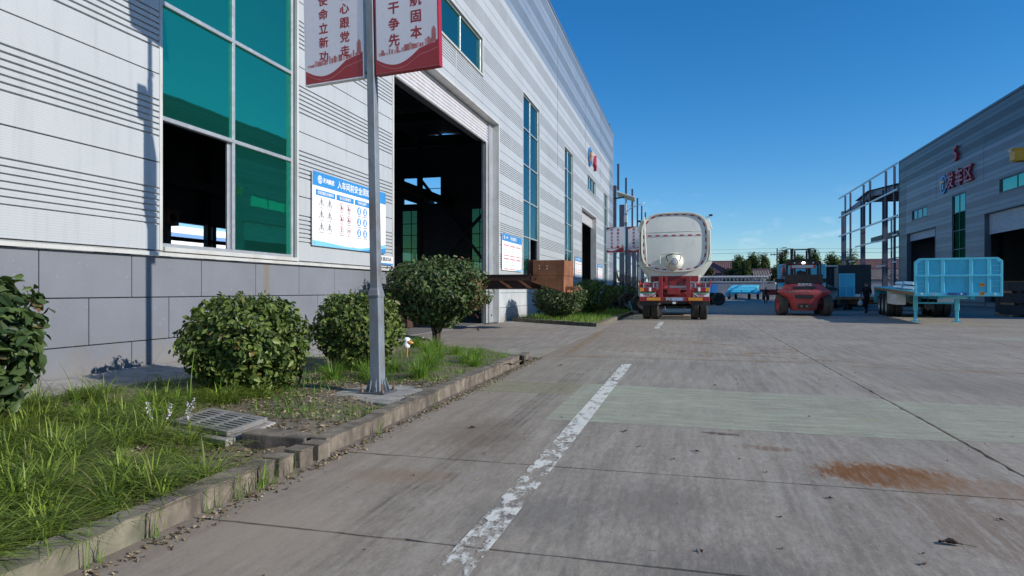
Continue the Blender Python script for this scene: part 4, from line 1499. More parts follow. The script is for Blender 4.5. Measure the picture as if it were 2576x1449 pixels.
# lilyturf: drooping tussocks close to the camera
rng = np.random.default_rng(21)
cl = []
for k in range(420):
    x, y = rng.uniform(-5.6, -2.6), rng.uniform(1.2, 4.4)
    if not_pit(x, y) and not (x > -3.3 and y > 3.3):
        cl.append((x, y, rng.uniform(.75, 1.25)))
for k in range(60):
    cl.append((rng.uniform(-5.6, -4.15), rng.uniform(4.2, 5.9), rng.uniform(.7, 1.2)))
pts, hg, le, wd = [], [], [], []
for x, y, s in cl:
    nb_ = int(rng.uniform(45, 80))
    a = rng.uniform(0, 2 * PI, nb_)
    r0 = rng.uniform(0, .09, nb_)
    reach = rng.uniform(.08, .42, nb_) * s
    h = rng.uniform(.09, .25, nb_) * s
    bias = np.array([.05, .0])
    pts.append(np.stack([x + r0 * np.cos(a), y + r0 * np.sin(a), np.full(nb_, soil_z(x, y) - .01)], 1))
    le.append(np.stack([reach * np.cos(a), reach * np.sin(a)], 1) + bias)
    hg.append(h)
    wd.append(rng.uniform(.006, .013, nb_))
p_ = np.concatenate(pts)
l_ = np.concatenate(le)
h_ = np.concatenate(hg)
w_ = np.concatenate(wd)
ex = p_[:, 0] + l_[:, 0]
over = ex > -2.32
l_[over, 0] -= (ex[over] + 2.32) * .8
blades('lilyturf', p_, h_, l_, w_, 'grass', 22, 'drooping lilyturf filling the near end of the planting bed')
# low fresh grass through the rest of the bed
rng = np.random.default_rng(31)


def mid_keep(x, y):
    if not not_pit(x, y):
        return False
    if y > 10.9 - .78 * (x + 2.55) - .15:
        return False
    d = (math.sin(x * 3.1 + 1) * math.sin(y * 2.3) + math.sin(x * 7 + y * 5) * .5)
    if 4.3 < y < 6.0 and x > -4.3:
        return rng.random() < .72 + .3 * d
    return rng.random() < .62 + .35 * d


P = grass_pts(rng, 26000, -5.7, -2.66, 4.2, 13.0, mid_keep)
n = len(P)
a = rng.uniform(0, 2 * PI, n)
r = rng.uniform(.02, .14, n)
blades('bed_grass', P, rng.uniform(.025, .15, n) * rng.uniform(.5, 1.1, n), np.stack([r * np.cos(a), r * np.sin(a)], 1), rng.uniform(.003, .007, n), 'grass2', 32, 'short fresh grass and weeds round the clipped shrubs')
pts, hg, le, wd = [], [], [], []
for x, y, s in ((-3.35, 8.15, 1.3), (-3.8, 7.3, 1.2), (-4.1, 7.0, 1.1), (-3.2, 7.5, 1.0), (-3.6, 8.8, 1.1), (-3.3, 9.6, 1.0), (-3.9, 9.9, 1.1), (-3.4, 10.3, 1.0), (-4.4, 10.6, 1.1), (-3.0, 9.0, .8), (-3.5, 6.95, 1), (-4.6, 11.5, 1.1), (-4.0, 11.0, 1.0), (-5.2, 12.0, 1), (-3.9, 8.2, .9)):
    nb_ = 260
    a = rng.uniform(0, 2 * PI, nb_)
    r0 = rng.uniform(0, .12, nb_)
    reach = rng.uniform(.04, .30, nb_) * s
    pts.append(np.stack([x + r0 * np.cos(a), y + r0 * np.sin(a), np.full(nb_, soil_z(x, y) - .01)], 1))
    le.append(np.stack([reach * np.cos(a), reach * np.sin(a)], 1))
    hg.append(rng.uniform(.14, .30, nb_) * s)
    wd.append(rng.uniform(.004, .008, nb_))
blades('grass_tussocks', np.concatenate(pts), np.concatenate(hg), np.concatenate(le), np.concatenate(wd), 'grass2', 33, 'bright green grass tussocks between the lamp post and the big door')
# weeds along the outer kerb foot
P = np.array([(-2.42 + rng.uniform(-.01, .05), yy + rng.normal(0, .03), 0) for yy in rng.choice([2.2, 2.5, 3.1, 3.3, 3.35, 3.6, 4.8, 6.0, 2.9], 90)])
n = len(P)
a = rng.uniform(-1.2, 1.2, n)
r = rng.uniform(.02, .12, n)
blades('kerb_weeds', P, rng.uniform(.08, .22, n), np.stack([r * np.cos(a), r * np.sin(a)], 1), rng.uniform(.003, .006, n), 'grass2', 34, 'thin weeds sprouting from the joint at the kerb foot')
# long stalks
P = np.array([(-5.3 + rng.uniform(-.4, .9), 3.9 + rng.uniform(-.6, 1.6), .08) for k in range(46)])
n = len(P)
a = rng.uniform(0, 2 * PI, n)
r = rng.uniform(.1, .4, n)
blades('tall_grass', P, rng.uniform(.35, .62, n), np.stack([r * np.cos(a), r * np.sin(a)], 1), rng.uniform(.005, .010, n), 'grass2', 35, 'a few tall arching grass stalks in front of the grey plinth', 6)
# far bed lawn
P = np.stack([rng.uniform(-6.4, -2.9, 9000), rng.uniform(21, 38, 9000), np.full(9000, .05)], 1)
P = P[P[:, 1] > 21.1 - .85 * (P[:, 0] + 2.75)]
n = len(P)
a = rng.uniform(0, 2 * PI, n)
r = rng.uniform(.02, .12, n)
blades('far_lawn', P, rng.uniform(.10, .26, n), np.stack([r * np.cos(a), r * np.sin(a)], 1), rng.uniform(.008, .016, n), 'grass2', 36, 'grass in the far planting bed under the round shrubs', 3)
# dry leaf litter on the bare soil
P = np.stack([rng.uniform(-4.6, -2.6, 4200), rng.uniform(3.2, 7.6, 4200), np.zeros(4200)], 1)
P[:, 2] = [soil_z(a, b) + .008 for a, b in P[:, :2]]
v, f = leaf_cloud(P, rng.normal(0, .35, (len(P), 3)) + np.array([0, 0, 1]), rng.uniform(.015, .055, len(P)), rng, .5)
tag(np_mesh('leaf_litter', v, f, M['litter']), 'dry leaf litter scattered over the bare soil of the near bed', 'leaf litter', kind='stuff')
# grit along the kerb and specks on the yard
ng = 1700
gx = -2.40 + np.abs(rng.normal(0, .06, ng))
gy = rng.uniform(1.8, 11, ng)
gp = np.stack([gx - .02 * (gy - 4) / 1.2, gy, np.full(ng, .004)], 1)
sp_ = np.stack([rng.uniform(-2.3, 8, 380), rng.uniform(2.2, 22, 380), np.full(380, .004)], 1)
P = np.concatenate([gp, sp_])
v, f = leaf_cloud(P, rng.normal(0, .5, (len(P), 3)) + np.array([0, 0, 1.0]), np.concatenate([rng.uniform(.006, .028, ng), rng.uniform(.006, .026, 380)]), rng, .7, .9)
tag(np_mesh('yard_debris', v, f, M['litter']), 'grit and crumbs along the kerb and scattered on the concrete', 'debris', kind='stuff')


def dead_leaf(label, x, y, s, rz, group=None):
    t = thing('fallen_leaf', label, 'leaf', (x, y, .004), rz, group)
    r = random.Random(int(x * 100 + y * 1000))
    nx, ny = 9, 5
    vs = []
    for i in range(nx + 1):
        u = i / nx
        w = .42 * math.sin(PI * min(1, u * 1.02 + .0)) ** .7
        for k in range(ny + 1):
            q = (k / ny - .5) * 2
            vs.append((s * (u - .5), s * w * q * .5, s * (.05 + .13 * abs(q) * math.sin(PI * u) + .06 * math.sin(u * 9 + q * 3) + r.uniform(-.015, .03))))
    MB().add(vs, [(i * (ny + 1) + k, (i + 1) * (ny + 1) + k, (i + 1) * (ny + 1) + k + 1, i * (ny + 1) + k + 1) for i in range(nx) for k in range(ny)]).build('blade', M['leafbrown'], t)
    MB().tube([(s * .48, 0, s * .06), (s * .75, s * .04, s * .05), (s * 1.05, s * .02, s * .01)], s * .014, 5).build('stalk', M['bark'], t)
    return t


M['leafbrown'] = pm('curled_brown_leaf', (.045, .026, .018), .7, var=.5, vs=60)
dead_leaf('large curled dark dead leaf with long stalk at the lower right', 1.14, 3.38, .095, R(-8))
for x, y, q, lb in ((.75, 3.95, .04, 'small dead leaf just below the long joint, left of the rust stain'), (-.1, 4.6, .035, 'small dead leaf above the long joint in the middle of the yard'), (.05, 4.85, .05, 'pale curled leaf left of the brown smear'), (-.35, 4.9, .04, 'small dead leaf near the white line above the joint'),
                    (-.5, 5.4, .06, 'curled leaf on the green band edge, right of the white line'), (.95, 3.1, .04, 'small dead leaf left of the large dark one'), (.05, 3.0, .04, 'small dead leaf near the bottom of the picture'), (1.5, 3.8, .035, 'small dead leaf below the rust stain'),
                    (-1.75, 5.2, .07, 'dead leaf close to the kerb below the lamp post'), (.3, 8.3, .06, 'dead leaf beyond the green band'), (-1.9, 9.9, .06, 'dark leaf near the end of the kerb')):
    dead_leaf(lb, x, y, q, rnd.uniform(0, 6), 'small fallen leaves')
# liriope flower spikes by the grate
fs_ = thing('flower_spike', 'pale lilac lilyturf flower spikes beside the drain grate', 'flower', (-3.85, 4.02, .05))
M['lilac'] = pm('lilac_flower', (.42, .38, .50), .7, var=.3, vs=60)
for k, (x, y, h, lx) in enumerate(((0, 0, .27, -.06), (.06, .03, .25, .07), (.25, .06, .30, .05), (.30, .03, .27, -.03))):
    MB().tube([(x, y, 0), (x + lx * .3, y, h * .55), (x + lx, y, h)], [.003, .0025, .002], 5).build('stalk', M['grass'], fs_)
    pp = np.array([(x + lx * (.35 + .65 * q), y, h * (.55 + .45 * q)) for q in np.linspace(0, 1, 26)]) + rng.normal(0, .007, (26, 3))
    v, f = leaf_cloud(pp, rng.normal(size=(26, 3)), np.full(26, .016), rng, .7)
    np_mesh('petals', v, f, M['lilac'], fs_)
sc_ = thing('litter_scrap', 'white and orange scrap caught on a stub between the shrubs', 'litter', (-4.55, 10.1, .03))
MB().tube([(0, 0, 0), (.01, 0, .16)], .018, 7).build('stub', M['wood'], sc_)
MB().lathe([(0, .15), (.05, .17), (.06, .22), (.04, .28), (.065, .31), (.03, .34), (0, .34)], 'z', (0, 0, 0), 10).build('white_wrap', M['white'], sc_, smooth=True)
MB().tube([(.03, -.01, .26), (.09, -.02, .255), (.13, -.02, .25)], [.03, .025, .008], 8).build('orange_tip', M['orange'], sc_, smooth=True)

# ================================================================== VEHICLES
def tyre_mesh(r, w, grooves=4, lug=0, n=40):
    m = MB()
    prof = [(r * .58, -w * .46), (r * .72, -w * .5), (r * .9, -w * .5), (r * .975, -w * .42)]
    k = grooves
    for i in range(k):
        c = -w * .36 + w * .72 * (i + .5) / k
        s = w * .72 / k * .5
        prof += [(r, c - s * .75), (r, c + s * .55), (r * .975, c + s * .6), (r * .975, c + s * .95)]
    prof += [(r * .995, w * .37), (r * .975, w * .42), (r * .9, w * .5), (r * .72, w * .5), (r * .58, w * .46)]
    m.lathe(prof, 'x', (0, 0, 0), n)
    if lug:
        for i in range(lug):
            a = 2 * PI * i / lug
            for sgn in (-1, 1):
                aa = a + (PI / lug if sgn > 0 else 0)
                ca, sa = math.cos(aa), math.sin(aa)
                cb, sb = math.cos(aa + 2 * PI / lug * .45), math.sin(aa + 2 * PI / lug * .45)
                r1 = r * 1.03
                x0, x1 = sgn * w * .06, sgn * w * .47
                m.add([(x0, r * .97 * ca, r * .97 * sa), (x1, r * .93 * ca, r * .93 * sa), (x1, r * .93 * cb, r * .93 * sb), (x0, r * .97 * cb, r * .97 * sb),
                       (x0, r1 * ca, r1 * sa), (x1, r * .985 * ca, r * .985 * sa), (x1, r * .985 * cb, r * .985 * sb), (x0, r1 * cb, r1 * sb)],
                      [(4, 5, 6, 7), (0, 1, 5, 4), (1, 2, 6, 5), (2, 3, 7, 6), (3, 0, 4, 7)])
    return m.mesh('tyre')


def rim_mesh(r, w, out=1):
    m = MB()
    m.lathe([(r * .60, -w * .46), (r * .585, -w * .3), (r * .56, w * .3), (r * .60, w * .47), (r * .56, w * .475), (r * .50, w * .36), (r * .40, w * .18), (r * .22, w * .16), (r * .2, w * .34), (r * .12, w * .36), (0, w * .36)] if out > 0 else
            [(r * .60, w * .46), (r * .56, w * .3), (r * .56, -w * .3), (r * .60, -w * .47), (r * .56, -w * .475), (r * .50, -w * .36), (r * .40, -w * .18), (r * .22, -w * .16), (r * .2, -w * .34), (r * .12, -w * .36), (0, -w * .36)], 'x', (0, 0, 0), 24)
    for k in range(8):
        a = 2 * PI * k / 8
        y, z = r * .31 * math.cos(a), r * .31 * math.sin(a)
        m.tube([(out * w * .15, y, z), (out * w * .22, y, z)], r * .028, 6)
    return m.mesh('rim')


TY = {}


def wheel(parent, x, y, z, r, w, out=1, tyre='rubber', rim='rimgrey', lug=0, grooves=4, rz=0):
    key = (r, w, out, tyre, rim, lug, grooves)
    if key not in TY:
        a, b = tyre_mesh(r, w, grooves, lug), rim_mesh(r, w, out)
        a.materials.append(M[tyre])
        b.materials.append(M[rim])
        a.shade_smooth()
        a.set_sharp_from_angle(angle=R(35))
        b.shade_smooth()
        b.set_sharp_from_angle(angle=R(35))
        TY[key] = (a, b)
    a, b = TY[key]
    o = link(a, 'wheel', None, parent, loc=(x, y, z))
    o.rotation_euler = (rnd.uniform(0, 6), 0, rz)
    link(b, 'rim', None, o)
    return o


# ------------------------------------------------------------------ tanker semi-trailer
tk = thing('tank_trailer', 'cream tank trailer with red chassis, seen from behind, parked along the workshop', 'tank trailer', (-.56, 26.05, 0), R(0))
HW, ZC, HH, EX = 1.27, 3.03, 1.15, 3.5


def sup(a, kx=1.0):
    c, s = math.cos(a), math.sin(a)
    return (HW * kx * math.copysign(abs(c) ** (2 / EX), c), ZC + HH * kx * math.copysign(abs(s) ** (2 / EX), s))


def ring(k, y, n=72):
    return [(sup(2 * PI * i / n, k)[0], y, sup(2 * PI * i / n, k)[1]) for i in range(n)]


def loft(m, rings, close=True):
    n = len(rings[0])
    vs = [p for r_ in rings for p in r_]
    fs = [(i * n + k, i * n + (k + 1) % n, (i + 1) * n + (k + 1) % n, (i + 1) * n + k) for i in range(len(rings) - 1) for k in range(n)]
    return m.add(vs, fs)


def bulge(k):
    return .20 - .07 * (1 - k ** 2)


m = MB()
loft(m, [ring(k, bulge(k)) for k in (.06, .25, .45, .65, .8, .9, .965)])
m.add(ring(.06, bulge(.06)), [tuple(range(71, -1, -1))])
m.build('tank_end', M['tankend'], tk, smooth=True)
m = MB()
loft(m, [ring(.962, .205), ring(.965, .14), ring(.995, .135), ring(1.0, .16), ring(1.0, .34), ring(.985, .35), ring(.985, 10.2), ring(.9, 10.4), ring(.1, 10.5)])
m.build('tank_shell', M['cream'], tk, smooth=35)
for yy in (.55, 2.2, 3.9, 5.6, 7.3, 9.0):
    loft(MB(), [ring(.986, yy - .05), ring(1.045, yy - .05), ring(1.045, yy + .05), ring(.986, yy + .05)]).build('stiffening_rib', M['cream'], tk, smooth=35)
NT = 52
pts_ = [sup(2 * PI * i / 720, 1) for i in range(721)]
cum = [0]
for i in range(720):
    cum.append(cum[-1] + math.dist(pts_[i], pts_[i + 1]))
for i in range(NT):
    vs = []
    for q in range(4):
        s_ = cum[-1] * (i + q / 3) / NT
        k_ = min(719, max(j for j in range(720) if cum[j] <= s_ + 1e-9))
        a_ = 2 * PI * (k_ + (s_ - cum[k_]) / max(1e-9, cum[k_ + 1] - cum[k_])) / 720
        for kk in (.905, .945):
            x, z = sup(a_, kk)
            vs.append((x, bulge(kk) - .004, z))
    MB().add(vs, [(2 * q, 2 * q + 1, 2 * q + 3, 2 * q + 2) for q in range(3)]).build('reflective_tape', M['tapewhite' if i % 2 else 'tapered'], tk)


def yb(x):
    return bulge(min(1, max(abs(x) / HW, abs(3.29 - ZC) / HH))) - .012


for i in range(14):
    xa, xb = -1.02 + 2.14 * i / 14, -1.02 + 2.14 * (i + 1) / 14
    MB().quad((xa, yb(xa), 3.265), (xb, yb(xb), 3.265), (xb, yb(xb), 3.315), (xa, yb(xa), 3.315)).build('reflective_tape', M['tapewhite' if i % 2 else 'tapered'], tk)
MB().tube([(x, bulge(abs(x) / HW) - .004, 3.43 + .02 * (x + 1) / 2) for x in (-1.1, -.6, 0, .6, 1.15)], .008, 6).build('weld_seam', M['cream'], tk)
# pipes
MB().tube([(-1.13, .05, 4.02), (-1.12, .02, 3.4), (-1.07, .0, 2.7), (-1.05, .02, 2.08)], .024, 8).build('vent_pipe', M['cream'], tk, smooth=True)
MB().tube([(-1.36, .06, 2.06), (-1.0, -.02, 2.08), (-.55, -.02, 2.12), (-.53, -.02, 2.16), (-.53, .0, 2.5), (-.51, .0, 2.54), (-.3, -.02, 2.56), (-.06, -.06, 2.60), (-.03, -.08, 2.55)], .016, 8).build('drain_pipe', M['cream'], tk, smooth=True)
# discharge cone with flange and handle
m = MB().lathe([(.34, .16), (.33, .08), (.27, .01), (.19, -.06), (.13, -.12), (.12, -.26)], 'y', (0, 0, 2.28), 28)
m.build('discharge_cone', M['cream'], tk, smooth=True)
m = MB().lathe([(.15, -.24), (.15, -.30), (.10, -.30), (.085, -.36), (.085, -.40), (.06, -.41), (0, -.40)], 'y', (0, 0, 2.24), 20)
m.build('outlet_flange', M['rimgrey'], tk, smooth=35)
MB().tube([(-.24, -.22, 2.26), (-.28, -.25, 2.42), (-.27, -.27, 2.50), (-.1, -.3, 2.53), (.0, -.3, 2.55), (.18, -.3, 2.53), (.26, -.28, 2.50), (.24, -.25, 2.38), (.19, -.22, 2.28)], .018, 8).build('handle', M['black'], tk, smooth=True)
MB().tube([(-.17, -.3, 2.22), (-.18, -.32, 2.05), (-.15, -.32, 1.98)], .012, 6).build('cord', M['black'], tk)
for s, z in ((-1, 3.86), (1, 4.02)):
    MB().box(s * 1.36 - .07, s * 1.36 + .07, .3, .42, z, z + .07).build('marker_lamp', M['black'], tk, bevel=.01)
    MB().box(min(s * 1.16, s * 1.32), max(s * 1.16, s * 1.32), .33, .39, z - .05, z - .001).build('lamp_bracket', M['cream'], tk)
    MB().bar((s * 1.2, .4, 3.9), (s * 1.33, .4, 3.5), .05, .2).bar((s * 1.33, .4, 3.5), (s * 1.345, .4, 2.3), .04, .2).bar((s * 1.34, .4, 2.3), (s * .94, .4, 1.7), .05, .2).bar((s * .93, .45, 1.72), (s * .86, .45, 1.45), .22, .12).build('cradle_arm', M['cream'], tk, bevel=.006)
# saddle under the shell
MB().add([(-1.2, .3, 2.06), (1.2, .3, 2.06), (.9, .3, 1.72), (-.9, .3, 1.72), (-1.2, 1.5, 2.06), (1.2, 1.5, 2.06), (.9, 1.5, 1.72), (-.9, 1.5, 1.72)], [(0, 3, 2, 1), (4, 5, 6, 7), (2, 3, 7, 6), (0, 4, 7, 3), (1, 2, 6, 5)]).build('saddle', M['cream'], tk)
# red chassis
for s in (-1, 1):
    MB().box(s * .52 - .08, s * .52 + .08, .0, .16, .88, 1.70).build('rear_post', M['red'], tk, bevel=.008)
    MB().box(s * .52 - .07, s * .52 + .07, .17, 9.5, 1.2, 1.62).build('chassis_rail', M['red'], tk)
c = MB()
c.box(-.9, .9, .3, .4, 1.5, 1.715).box(-.43, .43, .06, .14, 1.34, 1.50).box(-.43, .43, .06, .2, 1.22, 1.26).box(-.26, .22, .02, .2, 1.0, 1.26).box(-.43, .43, .4, .5, 1.0, 1.1).box(-.36, -.27, .05, .2, 1.5, 1.70).box(.24, .34, .05, .2, 1.5, 1.70)
c.build('cross_member', M['red'], tk, bevel=.006)
for x in (-.2, .14):
    disc(x, 1.42, .05, .058, 16).build('rail_hole', M['black'], tk, fix=False)
MB().box(-1.31, 1.31, -.06, .06, .735, .905).build('bumper', M['red'], tk, bevel=.012)
for s in (-1, 1):
    MB().box(s * .78 - .26, s * .78 + .26, -.068, -.061, .765, .88).build('reflector', M['amber'], tk, bevel=.004)
    MB().box(s * .98 - .33, s * .98 + .33, .0, .08, 1.10, 1.275).build('lamp_bar', M['red'], tk, bevel=.008)
    for x, w_, mt in ((1.23, .15, 'amber'), (1.06, .15, 'redlens')):
        MB().box(s * x - w_ / 2, s * x + w_ / 2, -.02, -.001, 1.115, 1.26).build('tail_lamp', M[mt], tk, bevel=.008)
    MB().box(s * .92 - .045, s * .92 + .045, -.025, -.001, 1.12, 1.265).build('reversing_lamp', M['white'], tk, bevel=.02, seg=2)
    MB().box(s * 1.0 - .30, s * 1.0 + .30, .02, .03, .915, 1.085).build('mud_panel', M['white'], tk)
    MB().box(s * 1.0 - .28, s * 1.0 + .28, .0165, .0195, 1.045, 1.083).build('green_stripe', M['green'] if 'green' in M else M.setdefault('green', pm('sign_green', (.05, .30, .06), .5)), tk)
    text('诚信铸就未来', .06, 'lettering', M['ink'], tk, (s * 1.0, .0150, 1.005), .002)
    text('天鸿汽车', .06, 'lettering', M['tapered'], tk, (s * 1.0, .0150, .945), .002)
    for k in range(5):
        MB().tube([(s * (.70 + .13 * k), .1, 1.38), (s * (.81 + .13 * k), .1, 1.38)], .055, 10).build('cargo_strap', M['redbright'], tk, smooth=40)
    MB().box(min(s * .66, s * 1.32), max(s * .66, s * 1.32), .03, .17, 1.29, 1.318).build('strap_rack', M['pole2'], tk)
    for x in (.78, 1.16):
        MB().box(s * x - .02, s * x + .02, .0, .04, 1.26, 1.44).build('buckle', M['galv'], tk)
    MB().bar((s * .6, .02, 1.08), (s * .85, .0, .92), .035).build('stay', M['red'], tk)
    MB().box(s * 1.32 - .025, s * 1.32 + .025, .0, .16, 1.28, 1.55).build('side_post', M['redbright'], tk)
    MB().box(s * .98 - .34, s * .98 + .34, .10, .12, .57, .734).build('mud_flap', M['black'], tk)
    for ax in (1.15, 2.45, 3.75):
        wheel(tk, s * 1.10, ax, .50, .50, .30, s)
        wheel(tk, s * .775, ax, .50, .50, .30, -s)
    MB().tube([(s * .38, .5, .52), (s * .34, .46, .36)], .016, 6).build('hose', M['black'], tk)
for ax in (1.15, 2.45, 3.75):
    MB().tube([(-1.0, ax, .5), (1.0, ax, .5)], .075, 10).box(-.55, .55, ax - .18, ax + .18, .62, .9).build('axle', M['black'], tk)
MB().box(-.33, .33, -.0665, -.0612, .76, .88).build('number_plate', M['white'], tk)
MB().box(-.325, -.135, -.0695, -.0667, .765, .875).build('plate_field', M['ink'], tk)
MB().box(-.125, .325, -.0695, -.0667, .765, .875).build('plate_field', M['blue'], tk)
text('长车', .085, 'lettering', M['white'], tk, (-.23, -.0705, .82), .002)
text('挂车转弯注意内轮差', .045, 'lettering', M['white'], tk, (.10, -.0705, .845), .001)
text('保持车距 谨慎驾驶', .045, 'lettering', M['white'], tk, (.10, -.0705, .79), .001)
MB().box(-.06, .06, -.05, -.04, .64, .72).build('tag', M['white'], tk)
MB().box(-1.35, -1.30, .2, .3, .9, 2.05).tube([(-1.37, .2, .95), (-1.37, .2, 2.1)], .012, 6).build('ladder', M['cream'], tk)
MB().box(-1.4, 1.4, 5.0, 9.5, .5, 1.2).build('tool_boxes', M['red'], tk)

# ------------------------------------------------------------------ forklift
fk = thing('forklift', 'battered red forklift with dark cab, seen from behind in the middle of the yard', 'forklift', (5.02, 32.1, 0), R(-6))
# counterweight: cross-sections from below upwards, each a rounded rear outline
secs = [(.25, .55, .30, .25), (.40, .57, .16, .3), (.62, .60, .08, .4), (.82, .72, .04, .6), (.96, .98, .02, .8), (1.08, 1.12, .02, .85), (1.17, 1.08, .05, .85), (1.24, .92, .12, .75), (1.38, .84, .16, .75), (1.46, .78, .22, .75)]
m = MB()
rings = []
for z, hw, y0, fl in secs:
    rg = []
    for i in range(17):
        u = -1 + 2 * i / 16
        rg.append((hw * u, y0 + .28 * abs(u) ** 3.2, z))
    rg += [(hw, y0 + 1.1, z), (-hw, y0 + 1.1, z)]
    rings.append(rg)
loft(m, rings)
nv = len(rings[0])
m.add(rings[-1], [tuple(range(nv))])
m.add(rings[0], [tuple(range(nv - 1, -1, -1))])
m.build('counterweight', M['flred'], fk, smooth=32)
MB().box(-.98, .98, .33, .9, 1.045, 1.085).build('edge_lip', M['scuff'], fk, bevel=.01)


def slot(x0, x1, z0, z1, y):
    MB().prism([(x0 + .05, z0), (x1 - .05, z0), (x1, z0 + .04), (x1, z1 - .02), (x1 - .03, z1), (x0 + .03, z1), (x0, z1 - .02), (x0, z0 + .04)], y, y + .1).build('vent_slot', M['black'], fk)


slot(-.47, .47, 1.20, 1.34, .06)
slot(-.39, .39, .79, .955, -.03)
MB().box(-.27, .27, .045, .2, .33, .53).build('tow_recess', M['flblack'], fk)
for x in (-.11, .11):
    disc(x, .44, .038, .04, 12).build('pin', M['scuff'], fk, fix=False)
text('天鸿汽车', .15, 'lettering', M['white'], fk, (.03, .135, 1.405), .004)
text('S.AMPANCE. I', .12, 'lettering', M['scuff'], fk, (-.12, .0, 1.10), .004, 0, 1, 1.4)
MB().box(-.79, .79, .3, 1.1, 1.462, 1.89).build('radiator_cover', M['flblack'], fk, bevel=.02)
# cab
cabf = MB()
for s in (-1, 1):
    cabf.bar((s * .70, .55, 1.88), (s * .70, .60, 2.42), .08, .09).bar((s * .70, 1.9, 1.3), (s * .68, 1.75, 2.42), .08, .09).bar((s * .70, .6, 2.40), (s * .68, 1.75, 2.42), .08, .08)
cabf.bar((-.72, .58, 2.42), (.72, .58, 2.42), .09, .12).bar((-.72, 1.75, 2.42), (.72, 1.75, 2.42), .09, .1)
cabf.build('cab_frame', M['flblack'], fk, bevel=.01)
MB().box(-.74, .74, .5, 1.85, 2.46, 2.50).build('cab_roof', M['flblack'], fk, bevel=.01)
hatch = MB().box(-.56, .50, .40, .43, 2.16, 2.34).build('raised_hatch', M['redbright'], fk, bevel=.015)
MB().box(-.49, .40, .394, .399, 2.19, 2.32).build('hatch_glass', M['rimgrey'], hatch)
dm = MB()
dm.bar((-.76, .7, 1.78), (-.84, .5, 2.30), .05).bar((-.84, .5, 2.30), (-.72, .6, 2.38), .05).bar((-.76, .7, 1.78), (-.96, .42, 1.75), .05).bar((-.96, .42, 1.75), (-.86, .45, 2.34), .05)
door = dm.build('open_door', M['flred'], fk, bevel=.008)
MB().quad((-.78, .65, 1.82), (-.93, .44, 1.80), (-.86, .46, 2.28), (-.80, .6, 2.28)).build('door_glass', M['cabglass'], door)
wl_ = MB().box(-.06, .05, .47, .54, 2.39, 2.46).build('work_light', M['lit'], fk, bevel=.012)
for x in (-.38, .40):
    MB().lathe([(0, .47), (.03, .475), (.035, .53)], 'y', (x, 0, 2.425), 10).build('rear_lamp', M['white'], fk)
# mast and carriage
ms = MB()
for s in (-1, 1):
    ms.box(s * .40 - .07, s * .40 + .07, 3.35, 3.5, .3, 3.26)
    ms.tube([(s * .27, 3.3, .6), (s * .27, 3.3, 3.15)], .045, 8)
ms.box(-.40, .40, 3.37, 3.45, 3.17, 3.23).box(-.62, .62, 3.3, 3.42, 2.62, 2.72).box(-.45, .45, 3.36, 3.48, 1.2, 1.35)
ms.build('mast', M['flblack'], fk, bevel=.008)
for s in (-1, 1):
    MB().tube([(s * .44, 3.4, 3.25), (s * .57, 3.38, 3.25), (s * .66, 3.38, 3.22), (s * .66, 3.38, 3.16)], .02, 6).box(s * .66 - .06, s * .66 + .06, 3.33, 3.43, 3.03, 3.16).build('mast_lamp', M['black'], fk)
    MB().tube([(s * .33, 3.28, 2.72), (s * .33, 3.28, 3.0)], .03, 8).build('chain_roller', M['galv'], fk)
MB().box(-1.15, 1.25, 3.55, 3.63, 1.55, 1.75).box(-1.15, 1.25, 3.55, 3.63, .95, 1.1).box(-1.12, -1.06, 3.545, 3.63, .5, 1.75).box(1.16, 1.22, 3.545, 3.63, .5, 1.75).build('fork_carriage', M['flblack'], fk)
for x in (-.7, .75):
    MB().box(x - .08, x + .08, 3.64, 3.7, .15, 1.5).box(x - .08, x + .08, 3.64, 4.9, .15, .20).build('fork', M['steeldark'], fk)
MB().box(-.85, .85, .9, 3.3, .35, 1.25).build('body', M['flred'], fk, bevel=.02)
wheel(fk, -.93, .72, .485, .485, .40, -1, 'rubberdusty', 'flred', 22, 3, R(14))
wheel(fk, .93, .72, .485, .485, .40, 1, 'rubberdusty', 'flred', 22, 3, R(14))
for s in (-1, 1):
    wheel(fk, s * .78, 3.0, .55, .55, .36, s, 'rubberdusty', 'flred', 22, 3)
MB().tube([(-.8, .72, .46), (.8, .72, .46)], .08, 8).build('steer_axle', M['flblack'], fk)
# seat
MB().box(-.28, .12, 1.1, 1.22, 1.3, 2.05).box(-.28, .12, 1.22, 1.65, 1.26, 1.38).build('seat', M['black'], fk, bevel=.03)

